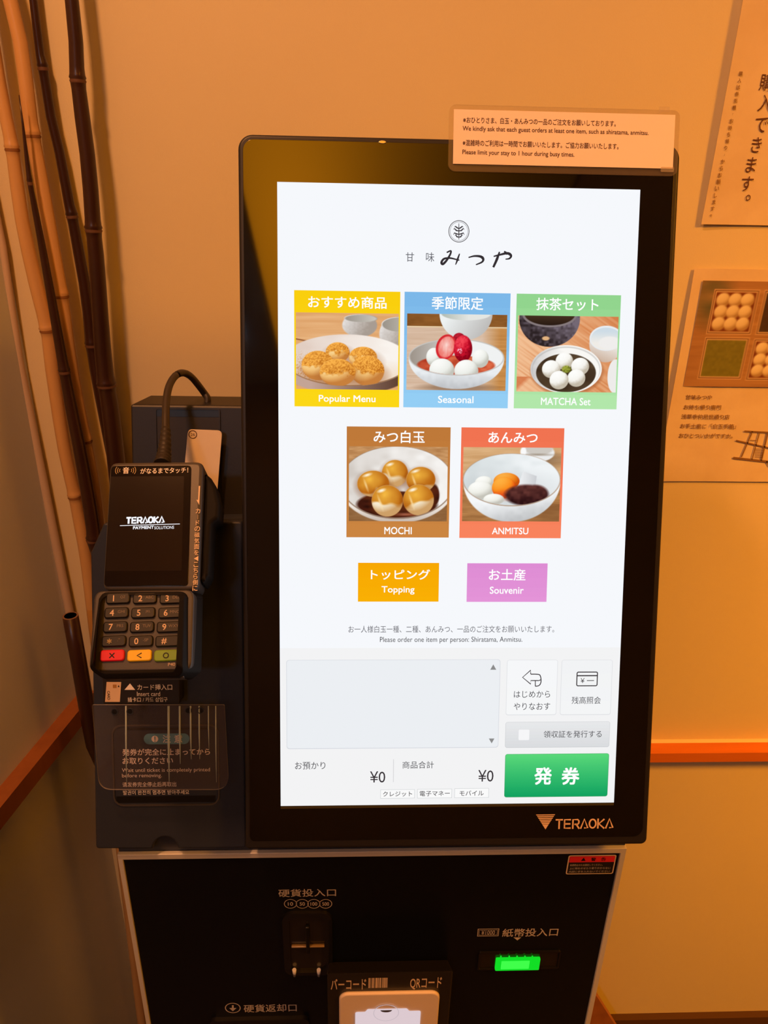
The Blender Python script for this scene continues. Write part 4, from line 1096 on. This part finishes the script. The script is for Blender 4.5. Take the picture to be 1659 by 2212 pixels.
# cable with its ribbed sleeve
zc = (T.m.translation - CAM).dot(RW @ Vector((0, 0, 1)))
cp = [(350, 1004), (354, 985), (357, 955), (358, 926), (358, 895), (359, 868), (363, 842), (370, 824), (380, 811), (392, 805.5), (404, 808), (416, 817), (430, 834), (441, 849), (448, 860), (447, 872)]
z0 = (TM.m @ Vector((0, .050, -.015)) - CAM).dot(RW @ Vector((0, 0, 1)))
ztow = ((tw[0] + tw[1]) / 2 - CAM).dot(RW @ Vector((0, 0, 1)))
CP = [];
for k, (x, y) in enumerate(cp):
    t = k / (len(cp) - 1); zz = z0 + (ztow + .012 - z0) * min(1.0, t * 1.15)
    CP.append(at_depth(x, y, zz))
CPd = []
def cm(P, n):
    out = []
    for i in range(len(P) - 1):
        a = P[max(i - 1, 0)]; b = P[i]; c_ = P[i + 1]; d = P[min(i + 2, len(P) - 1)]
        for k in range(n):
            t = k / n; out.append(0.5 * ((2 * b) + (c_ - a) * t + (2 * a - 5 * b + 4 * c_ - d) * t * t + (3 * b - a - 3 * c_ + d) * t ** 3))
    out.append(P[-1]); return out
CPd = cm(CP, 4)
mb = MB(); mb.tube(CPd, .0030, principled('cable_rubber', (0.030, 0.022, 0.016), 0.45), 12); mb.build('cable', ID, term)
SLV = cm(CP[:4], 9)
mb = MB(); mb.tube(SLV, [.0062 - .0030 * (i / (len(SLV) - 1)) + (.0006 if i % 3 == 1 else 0) for i in range(len(SLV))], principled('sleeve_rubber', (0.020, 0.015, 0.012), 0.5), 14); mb.build('cable_sleeve', ID, term)

# ------------------------------------------------------------------ beige tag card standing behind the terminal
TC = T.off(.012)
tc_ = ccw(TC.pts([(406, 927), (480, 930), (468, 1080), (392, 1080)]))
vm = sum(p[1] for p in tc_) / 4
tag_out = round_poly(tc_, [.004 if p[1] > vm else .001 for p in tc_], 5)
mb = MB(); mb.prism(tag_out, -.0008, 0, principled('tag_card', (0.82, 0.70, 0.52), 0.45, mottle=(60, (0.72, 0.58, 0.40), 0.5)), .0002)
ct = TC.uv(416.5, 938.5); BRN = principled('brown_ink', (0.10, 0.045, 0.02), 0.6)
mb.outline(ell(*ct, .0036, .0036, 28), .0007, .0002, BRN); mb.text_uv('26', ct[0], ct[1], .0026, .0002, BRN)
tag(mb.build('tag_card', TC.m), 'beige upright card with a small circled mark, behind the payment terminal', 'card')

# ------------------------------------------------------------------ laminated notice taped to the head
N1 = H.off(.0034)
b = (N1.uv(969, 330)[0], (N1.uv(980, 371)[1] + N1.uv(1455, 378)[1]) / 2, N1.uv(1466.5, 310)[0], (N1.uv(985, 226)[1] + N1.uv(1455, 237)[1]) / 2)
note = thing('notice', N1.m @ Vector(((b[0] + b[2]) / 2, b[1], 0)), 'small laminated paper notice stuck across the top right corner of the touchscreen', 'notice')
LAM = clear_plastic('laminate', (0.97, 0.95, 0.93), 0.10, (0.55, 0.45, 0.36), 0.12)
mb = MB(); mb.prism(rrect(*b, .005, 6), -.0016, -.0004, LAM, 0)
pouch = mb.build('laminate_pouch', N1.m, note)
nu0 = (N1.uv(980.5, 236)[0] + N1.uv(978.5, 354)[0]) / 2; nu1 = (N1.uv(1459, 249)[0] + N1.uv(1453.5, 364)[0]) / 2
nv1 = (N1.uv(980, 236)[1] + N1.uv(1459, 248)[1]) / 2; nv0 = (N1.uv(978, 354)[1] + N1.uv(1453.5, 364)[1]) / 2
NP = principled('notice_paper', (0.90, 0.78, 0.72), 0.35, 0.5)
mb = MB(); mb.prism([(nu0, nv0), (nu1, nv0), (nu1, nv1), (nu0, nv1)], -.0003, 0, NP)
paper = mb.build('paper', N1.m, note)
NI = principled('notice_ink', (0.08, 0.025, 0.015), 0.6); mb = MB(); zi = .0001
for t, x0, x1, y, h_ in (('※おひとりさま、白玉・あんみつの一品のご注文をお願いしております。', 1001, 1331, 263, 13.5), ('We kindly ask that each guest orders at least one item, such as shiratama, anmitsu.', 1000, 1402, 283.6, 13),
                        ('※混雑時のご利用は一時間でお願いいたします。ご協力お願いいたします。', 1000, 1337, 312.4, 13.5), ('Please limit your stay to 1 hour during busy times.', 999, 1241, 332.5, 13)):
    mb.text(N1, t, x0, y - h_ / 2, x1, y + h_ / 2, zi, NI, .010)
mb.build('notice_lettering', N1.m, paper, clean=False)
TAPE = clear_plastic('clear_tape', (0.95, 0.93, 0.88), 0.15, (0.9, 0.8, 0.65), 0.08)
for (x0, y0, x1, y1) in ((1424, 231, 1446, 243), (1427, 361, 1455, 372)):
    mb = MB(); mb.prism(rrect(*N1.box(x0, y0, x1, y1), .0006, 2), .0002, .0005, TAPE); mb.build('tape', N1.m, note)

# ------------------------------------------------------------------ posters on the back wall
WP = WALL.off(.003)
def sheet(name, out_px, bulge, label, parent_loc, m):
    pass
PAP = principled('washi_paper', (0.80, 0.66, 0.46), 0.7, 0.3, bump=(90, 0.15), mottle=(22, (0.66, 0.50, 0.30), 0.7))
PINK = principled('poster_ink', (0.10, 0.022, 0.012), 0.6)
PINK2 = principled('poster_ink_faded', (0.24, 0.12, 0.04), 0.6)
def poster_sheet(u0, v0, u1, v1, lift, m, n=28):
    """paper whose lower left corner curls off the wall"""
    V = []; Fq = []
    for j in range(n + 1):
        for i in range(n + 1):
            s, t = i / n, j / n
            V.append((u0 + (u1 - u0) * s, v0 + (v1 - v0) * t, lift * (max(0, 1 - s * 4.5) ** 2) * math.sin(math.pi * min(1, t * 0.9 + .1)) ** .7))
    for j in range(n):
        for i in range(n): k = j * (n + 1) + i; Fq.append((k, k + 1, k + n + 2, k + n + 1))
    mb = MB(); mb.add(V, Fq, m, True)
    k = len(mb.v); mb.add([(x, y, z - .0005) for x, y, z in V], [tuple(reversed(f)) for f in Fq], m, True)
    edge = []
    per = [i for i in range(n)] + [n + j * (n + 1) for j in range(n)] + [(n + 1) * n + n - i for i in range(n)] + [(n - j) * (n + 1) for j in range(n)]
    M_ = (n + 1) ** 2
    for a, c_ in zip(per, per[1:] + per[:1]): edge.append((a, a + M_, c_ + M_, c_))
    mb.add(V + [(x, y, z - .0005) for x, y, z in V], edge, m)
    return mb, lambda u, v: lift * (max(0, 1 - (u - u0) / (u1 - u0) * 4.5) ** 2) * math.sin(math.pi * max(0, min(1, (v - v0) / (v1 - v0) * 0.9 + .1))) ** .7
def wall_lines(mb, items, lift, z=.0004):
    pass
# upper poster
u0 = (WP.uv(1600, 2)[0] + WP.uv(1514, 480)[0]) / 2; v0 = WP.uv(1560, 485)[1]
pst = thing('poster', WP.m @ Vector((u0 + .1, v0, 0)), 'mottled paper poster with large vertical brush lettering, upper right of the wall', 'poster')
mb, lf = poster_sheet(u0, v0, u0 + 0.30, v0 + 0.42, .005, PAP)
mb.build('poster_sheet', WP.m, pst, clean=False)
mb = MB()
for ch, x, y, h_ in (('購', 1654, 178, 37), ('入', 1652, 223, 37), ('で', 1643, 270, 32), ('き', 1633, 313, 33), ('ま', 1621.5, 356, 33), ('す', 1612.5, 397, 32), ('。', 1615, 427, 13)):
    c = WP.uv(x, y); k = abs(WP.uv(x, y - h_ / 2)[1] - WP.uv(x, y + h_ / 2)[1])
    mb.text_uv(ch, c[0], c[1], k, lf(*c) + .0010, PINK, -.004, .88)
mb.build('large_lettering', WP.m, pst, clean=False)
mb = MB()
col = '購入は券売機「お持ち帰り」からお願いします。'
for k, ch in enumerate(col):
    t = k / (len(col) - 1); x = 1596 + (1533.5 - 1596) * (t ** 1.05); y = 160 + 305 * t
    rot = ch in '「」'
    c = WP.uv(x, y); hk = abs(WP.uv(x, y - 5)[1] - WP.uv(x, y + 5)[1]) * (.45 if ch in '。「」' else 1)
    if rot: mb.text_uv({'「': '﹁', '」': '﹂'}[ch] if False else '⌐' if False else ch, c[0], c[1], hk, lf(*c) + .0010, PINK2, 0, .9)
    else: mb.text_uv(ch, c[0], c[1], hk, lf(*c) + .0010, PINK2, .012, .9)
mb.build('small_lettering', WP.m, pst, clean=False)
# lower poster with the picture of sweet boxes
u0 = (WP.uv(1499, 582)[0] + WP.uv(1461, 800)[0]) / 2; v1 = WP.uv(1580, 581)[1]; v0 = WP.uv(1550, 1040)[1]
pst = thing('poster', WP.m @ Vector((u0 + .1, v0, 0)), 'paper poster with a photo of boxed sweets and a sketch map, beside the touchscreen', 'poster')
mb, lf = poster_sheet(u0, v0, u0 + 0.21, v1, .0025, PAP)
mb.build('poster_sheet', WP.m, pst, clean=False)
def pic_boxes():
    p = Pic(0, 0, 300, 230, 150, 116)
    p.I = p.wood((186, 146, 102), (150, 108, 70), 90, 10, 5)
    p.put((70, 84, 60), 0.75 * p.e(24, 20, 26, 22, 30)); p.put((66, 84, 64), 0.8 * p.e(30, 54, 22, 26, 30)); p.put((210, 160, 110), 0.6 * p.e(26, 32, 16, 9, 14))
    def tray(x, y, w_, h_, kind, sd):
        for g, c in ((4, (206, 174, 138)), (2, (120, 84, 58)), (0, (206, 178, 142))):
            p.put(c, np.clip((w_ / 2 + g - np.abs(p.X - x)) / p.px + .5, 0, 1) * np.clip((h_ / 2 + g - np.abs(p.Y - y)) / p.px + .5, 0, 1))
        inn = np.clip((w_ / 2 - 2.5 - np.abs(p.X - x)) / p.px + .5, 0, 1) * np.clip((h_ / 2 - 2.5 - np.abs(p.Y - y)) / p.px + .5, 0, 1)
        if kind == 'balls':
            p.put((120, 60, 34), inn)
            for i in range(3):
                for j in range(3): p.ball(x + (i - 1) * w_ * .29, y + (j - 1) * h_ * .29, w_ * .165, h_ * .17, (238, 228, 196), (222, 206, 164), (176, 146, 100), 2, inn)
        else:
            p.put(p.grad(kind, tuple(v * .9 for v in kind), p.noise(6, 6, sd)), inn)
    tray(80, 65, 94, 88, 'balls', 1); tray(192, 65, 94, 88, (74, 56, 50), 2); tray(80, 166, 94, 86, (128, 128, 50), 3); tray(192, 168, 94, 86, 'balls', 4)
    return p
pu0 = (WP.uv(1515.5, 607)[0] + WP.uv(1476, 833)[0]) / 2; pv1 = WP.uv(1580, 606.5)[1]; pv0 = WP.uv(1560, 834.5)[1]
pw = (pv1 - pv0) * 300 / 230 * 0.98
zl = lf(pu0, (pv0 + pv1) / 2) * .5 + .0012
picture_mesh('printed_picture', [(pu0, pv1), (pu0 + pw, pv1), (pu0 + pw, pv0), (pu0, pv0)], pic_boxes(), .0020, WP.m, pst, print_attr())
mb = MB()
for t, x0, x1, y in (('甘味みつや', 1480, 1537, 857.5), ('お持ち帰り専門', 1476, 1556.5, 879), ('浅草寺仲見世通り店', 1471, 1575, 899.5), ('お手土産に「白玉手箱」', 1468.6, 1589, 920), ('おひとついかがですか。', 1466, 1582.5, 940.5)):
    mb.text(WP, t, x0, y - 5.2, x1, y + 5.2, lf(*WP.uv(x0 + 15, y)) + .0010, PINK2, .012)
mb.build('small_lettering', WP.m, pst, clean=False)
mb = MB()
def zq(x, y): return WP.uv(1380 + x / 3.95, 540 + y / 3.95)
for a, b_, wd in (((895, 1543), (1180, 1558), 10), ((825, 1622), (1180, 1702), 9), ((800, 1770), (1180, 1812), 14), ((965, 1545), (870, 1765), 8), ((1025, 1555), (960, 1785), 7), ((1095, 1560), (1040, 1795), 10), ((945, 1620), (1000, 1622), 4), ((1085, 1800), (1110, 1845), 8), ((1150, 1560), (1120, 1800), 6)):
    mb.stroke([zq(*a), zq(*b_)], wd * .00019, .0014, PINK2)
for k in range(6): mb.stroke([zq(985, 1695 + k * 14), zq(1055, 1692 + k * 15)], .0006, .0014, PINK2)
mb.build('sketch_map', WP.m, pst, clean=False)

# ------------------------------------------------------------------ bamboo canes in the left corner
def cane(name, path, nodes, off, m, mn, label, cat='bamboo cane', group='bamboo canes leaning in the corner', up=0.35, down=True, foot=None, n=18):
    """path: (x, y, width) sight points down the cane, all at one distance from the wall; nodes: y of the joints"""
    pl = WALL.off(off)
    P = []
    for x, y, wd in path:
        q = pl.world(x, y); z = (q - CAM).dot(RW @ Vector((0, 0, 1)))
        P.append((q, wd / 2 * z / F_PX))
    pts = cm([q for q, r in P], 6)
    rs = []
    for i in range(len(P) - 1):
        for k in range(6): rs.append(P[i][1] + (P[i + 1][1] - P[i][1]) * k / 6)
    rs.append(P[-1][1])
    if up:
        d = (pts[0] - pts[2]).normalized(); pts = [pts[0] + d * up] + pts; rs = [rs[0]] + rs
    if down:
        d = (pts[-1] - pts[-4]).normalized()
        if d.z > -0.2: d = Vector((d.x, 0, -0.9)).normalized()
        k = (pts[-1].z - 0.004) / -d.z
        e = pts[-1] + d * k; e.y = pts[-1].y; e.x = e.x if foot is None else max(e.x, FOOT_X + foot)
        pts.append(e); rs.append(rs[-1])
    # resample evenly, then put the joints in
    L = [0]
    for i in range(1, len(pts)): L.append(L[-1] + (pts[i] - pts[i - 1]).length)
    def sample(s):
        for i in range(1, len(L)):
            if s <= L[i] or i == len(L) - 1:
                t = (s - L[i - 1]) / max(1e-9, L[i] - L[i - 1]); return pts[i - 1].lerp(pts[i], t), rs[i - 1] + (rs[i] - rs[i - 1]) * t
    node_s = []
    for ny in nodes:
        best = min(range(200), key=lambda k: abs(project_y(sample(L[-1] * k / 199)[0]) - ny)); node_s.append(L[-1] * best / 199)
    ss = set(round(L[-1] * k / 60, 5) for k in range(61))
    for s in node_s:
        ss = {q for q in ss if abs(q - s) > .012}
        for d in (-.010, -.004, -.0015, .0, .0015, .003, .008): ss.add(round(min(max(s + d, 0), L[-1]), 5))
    ss = sorted(ss); Q = []; R = []; band = set()
    for i, s in enumerate(ss):
        q, r = sample(s)
        for ns in node_s:
            d = s - ns
            if abs(d) < .0100:
                r *= {-.010: 1.0, -.004: 1.05, -.0015: 1.16, 0.0: 1.04, .0015: 1.13, .003: 1.03, .008: .97}.get(round(d, 4), 1.0)
                if -.0012 < d < .0018: band.add(i)
        Q.append(q); R.append(r)
    mb = MB(); mb.tube(Q, R, m, n, True, (band, mn))
    return tag(mb.build(name), label, cat, group)
FOOT_X = cu0 + .02
def project_y(p):
    d = RW.transposed() @ (p - CAM); return CY + F_PX * d.y / d.z
BLK = principled('black_bamboo', (0.052, 0.020, 0.012), 0.28, 0.5, mottle=(14, (0.026, 0.010, 0.007), 0.9, (3, 3, 0.6)))
BLKN = principled('black_bamboo_joint', (0.14, 0.065, 0.035), 0.5, 0.4)
TAN = principled('pale_bamboo', (0.62, 0.34, 0.12), 0.32, 0.5, mottle=(12, (0.74, 0.46, 0.19), 0.8, (4, 4, 0.5)))
TANN = principled('pale_bamboo_joint', (0.30, 0.13, 0.04), 0.55, 0.3)
cane('bamboo_cane', [(155, 0, 29), (163, 72, 30), (167, 160, 31), (178, 253, 32), (192, 362, 32), (202, 496, 33), (210, 579, 33), (217, 687, 34), (226, 800, 36), (240, 895, 37), (251, 997, 38)], [160, 496, 822], .036, BLK, BLKN,
     'thickest dark bamboo cane, rightmost of the dark ones, leaning behind the payment terminal')
cane('bamboo_cane', [(72, 0, 17), (87, 119, 19), (92, 141, 21), (110, 253, 21), (132, 344, 21), (148, 434, 22), (154, 458, 23), (170, 543, 24), (188, 645, 25), (199, 745, 27), (214, 830, 28), (240, 960, 29)], [141, 458, 745], .013, BLK, BLKN,
     'slim dark bamboo cane just left of the thickest dark one, meeting it lower down')
cane('bamboo_cane', [(41, 205, 2), (52, 290, 6), (64, 390, 11), (86, 506, 15), (112, 650, 19), (135, 780, 22), (152, 872, 25), (175, 987, 27), (198, 1121, 29), (203, 1172, 29)], [391, 795, 1165], .050, BLK, BLKN,
     'dark bamboo cane tapering to a thin tip between the two pale canes', up=0, foot=.06)
cane('bamboo_cane', [(22, 0, 30), (47, 108, 30), (69, 282, 30), (94, 416, 29), (119, 561, 29), (132, 637, 29), (152, 780, 28), (166, 860, 27), (184, 948, 26), (203, 1056, 26), (213, 1140, 26)], [282, 637, 949], .030, TAN, TANN,
     'bright pale bamboo cane, right one of the two pale canes')
cane('bamboo_cane', [(-12, 110, 27), (6, 220, 27), (25, 313, 28), (47, 470, 29), (74, 597, 30), (103, 715, 30), (112, 790, 29), (138, 964, 27), (161, 1071, 26), (184, 1195, 25), (196, 1287, 25)], [313, 715, 1071], .028, TAN, TANN,
     'pale bamboo cane farthest left, with the darker tip crossing in front of it')
cane('bamboo_cane', [(29, -20, 4), (42, 50, 5), (50, 100, 5), (56, 140, 3), (59, 170, 1.5)], [], .014, BLK, BLKN,
     'thin dark twig just right of the bright pale cane at the top', up=0.3, down=False)
# pale thin rod in the corner with a cut dark bamboo stub at its foot
ROD = principled('pale_rod', (0.62, 0.47, 0.33), 0.6, 0.3)
pl = WALL.off(.010); rp_ = []
for x, y, wd in ((-16, 420, 14), (6, 530, 15), (24, 660, 16), (42, 780, 17), (66, 900, 17), (92, 1030, 18), (120, 1170, 18), (150, 1320, 18), (160, 1370, 18)):
    q = pl.world(x, y); q.y = Y_WALL - .010; rp_.append((q, wd / 2 * 1.0 / F_PX * (q - CAM).dot(RW @ Vector((0, 0, 1)))))
mb = MB(); d = (rp_[0][0] - rp_[1][0]).normalized()
mb.tube([rp_[0][0] + d * .5] + [q for q, r in rp_], [rp_[0][1]] + [r for q, r in rp_], ROD, 14)
tag(mb.build('corner_rod'), 'thin pale rod rising in the wall corner out of the dark stub', 'rod')
pl = WALL.off(.085); Z = RW @ Vector((0, 0, 1))
st_ = [pl.world(152, 1330), pl.world(172, 1440), pl.world(190, 1545), pl.world(202, 1606)]
rr = [33 / 2 * (q - CAM).dot(Z) / F_PX for q in st_]
d = (st_[-1] - st_[-2]).normalized(); st_.append(Vector((FOOT_X, st_[0].y, .004))); rr.append(rr[-1])
mb = MB(); mb.tube(st_, rr, BLK, 20, caps=False)
i0 = [st_[0] - (st_[1] - st_[0]).normalized() * .0002, st_[0] + (st_[1] - st_[0]).normalized() * .05]
mb.tube(i0, [rr[0] * .78] * 2, DARK, 20, caps=False)
k0 = len(mb.v) - 40
N20 = 20
ringo = mb.v[0:20]; ringi = mb.v[k0:k0 + 20]
mb.add(ringo + ringi, [(i, (i + 1) % 20, 20 + (i + 1) % 20, 20 + i) for i in range(20)], principled('cut_rim', (0.22, 0.12, 0.07), 0.6))
tag(mb.build('bamboo_stub'), 'short cut dark bamboo tube with an open end, low in the corner beside the machine', 'bamboo cane')

# ------------------------------------------------------------------ wooden board standing behind the cabinet on the right
q = [WALL.off(.05).world(1287, 2150), WALL.off(.10).world(1326, 2214)]
bp = Plane(frame((0, Y_WALL - .06, 0), (1, 0, 0), (0, 0, 1)))
a, b_ = bp.uv(1289, 2152), bp.uv(1327, 2212); dd = Vector(b_) - Vector(a)
k = a[1] / -dd.y if dd.y < 0 else 3
e = (a[0] + dd.x * (a[1] - .002) / -dd.y, .002)
out = [a, (a[0] - .12, a[1]), (a[0] - .12, .002), e]
mb = MB(); mb.prism(out, -.012, 0, principled('board_wood', (0.42, 0.15, 0.045), 0.5, mottle=(20, (0.28, 0.09, 0.03), 0.8, (2, 2, 12))))
bd = mb.build('wooden_board', bp.m)
tag(bd, 'brown wooden board with a slanted edge on the floor behind the cabinet', 'board')

# ------------------------------------------------------------------ lamps of the room and an added fill panel (above and behind the photographer)
for i, (loc, aim, p, c, s) in enumerate(LAMP_SPOTS):
    lm = thing('ceiling_spotlight', (loc[0], loc[1], H_CEIL), ('warm ceiling spotlight on the left above the photographer', 'warm ceiling spotlight on the right above the posters')[i], 'spotlight')
    d = (Vector(aim) - Vector(loc)).normalized(); L0 = Vector(loc)
    mb = MB(); mb.tube([L0 - d * .10, L0 - d * .09, L0 + d * .012], [s * .35, s * .62, s * .62], HOUSING, 24, caps=False); mb.tube([L0 - d * .101, L0 - d * .1], [s * .35] * 2, HOUSING, 24)
    mb.build('lamp_can', ID, lm)
    mb = MB(); mb.tube([Vector((loc[0], loc[1], H_CEIL)), L0 - d * .09], [.012, .012], HOUSING, 10); mb.build('stem', ID, lm)

# wide amber shade lamp on the ceiling behind the photographer, brightest over its bulb; the glass of the machine mirrors it
AMBL = bpy.data.materials.new('amber_shade'); AMBL.use_nodes = True
nt = AMBL.node_tree; nt.nodes.clear()
em = nt.nodes.new('ShaderNodeEmission'); ou = nt.nodes.new('ShaderNodeOutputMaterial'); tc = nt.nodes.new('ShaderNodeTexCoord')
mp = nt.nodes.new('ShaderNodeMapping'); mp.inputs['Location'].default_value = (0.27 * 2.5, 1.65 * 0.55, 0); mp.inputs['Scale'].default_value = (2.5, 0.55, 0)
ln = nt.nodes.new('ShaderNodeVectorMath'); ln.operation = 'LENGTH'
p1 = nt.nodes.new('ShaderNodeMath'); p1.operation = 'MULTIPLY'
p2 = nt.nodes.new('ShaderNodeMath'); p2.operation = 'ADD'; p2.inputs[1].default_value = 1.0
p3 = nt.nodes.new('ShaderNodeMath'); p3.operation = 'POWER'; p3.inputs[1].default_value = -2.0
p4 = nt.nodes.new('ShaderNodeMath'); p4.operation = 'MULTIPLY'; p4.inputs[1].default_value = 5.0
nt.links.new(tc.outputs['Object'], mp.inputs['Vector']); nt.links.new(mp.outputs['Vector'], ln.inputs[0])
nt.links.new(ln.outputs['Value'], p1.inputs[0]); nt.links.new(ln.outputs['Value'], p1.inputs[1]); nt.links.new(p1.outputs[0], p2.inputs[0])
nt.links.new(p2.outputs[0], p3.inputs[0]); nt.links.new(p3.outputs[0], p4.inputs[0]); nt.links.new(p4.outputs[0], em.inputs[1])
em.inputs[0].default_value = (1.0, 0.33, 0.006, 1); nt.links.new(em.outputs[0], ou.inputs[0])
pn = thing('ceiling_lamp', (0.0, -1.8, H_CEIL), 'wide amber shade lamp on the ceiling behind the photographer', 'ceiling lamp')
mb = MB(); mb.add([(-.402, -2.75, H_CEIL - .035), (.55, -2.75, H_CEIL - .035), (.55, -.98, H_CEIL - .035), (-.402, -.98, H_CEIL - .035)], [(3, 2, 1, 0)], AMBL); mb.build('shade', ID, pn)
mb = MB(); mb.ring([(-.415, -2.76), (.56, -2.76), (.56, -.97), (-.415, -.97)], [(-.402, -2.75), (.55, -2.75), (.55, -.98), (-.402, -.98)], H_CEIL - .038, H_CEIL, BASEW); mb.build('shade_frame', ID, pn)
pn = thing('added_fill_panel', (-0.70, -2.3, H_CEIL), 'added cool fill panel on the ceiling, far left corner behind the photographer', 'ceiling lamp')  # fitting made up to carry the added cool fill
mb = MB(); mb.box(-0.70 - .17, -2.3 - .17, H_CEIL - .026, -0.70 + .17, -2.3 + .17, H_CEIL, principled('fill_panel_white', (0.7, 0.7, 0.7), 0.5), 0); mb.build('fill_panel_frame', ID, pn)
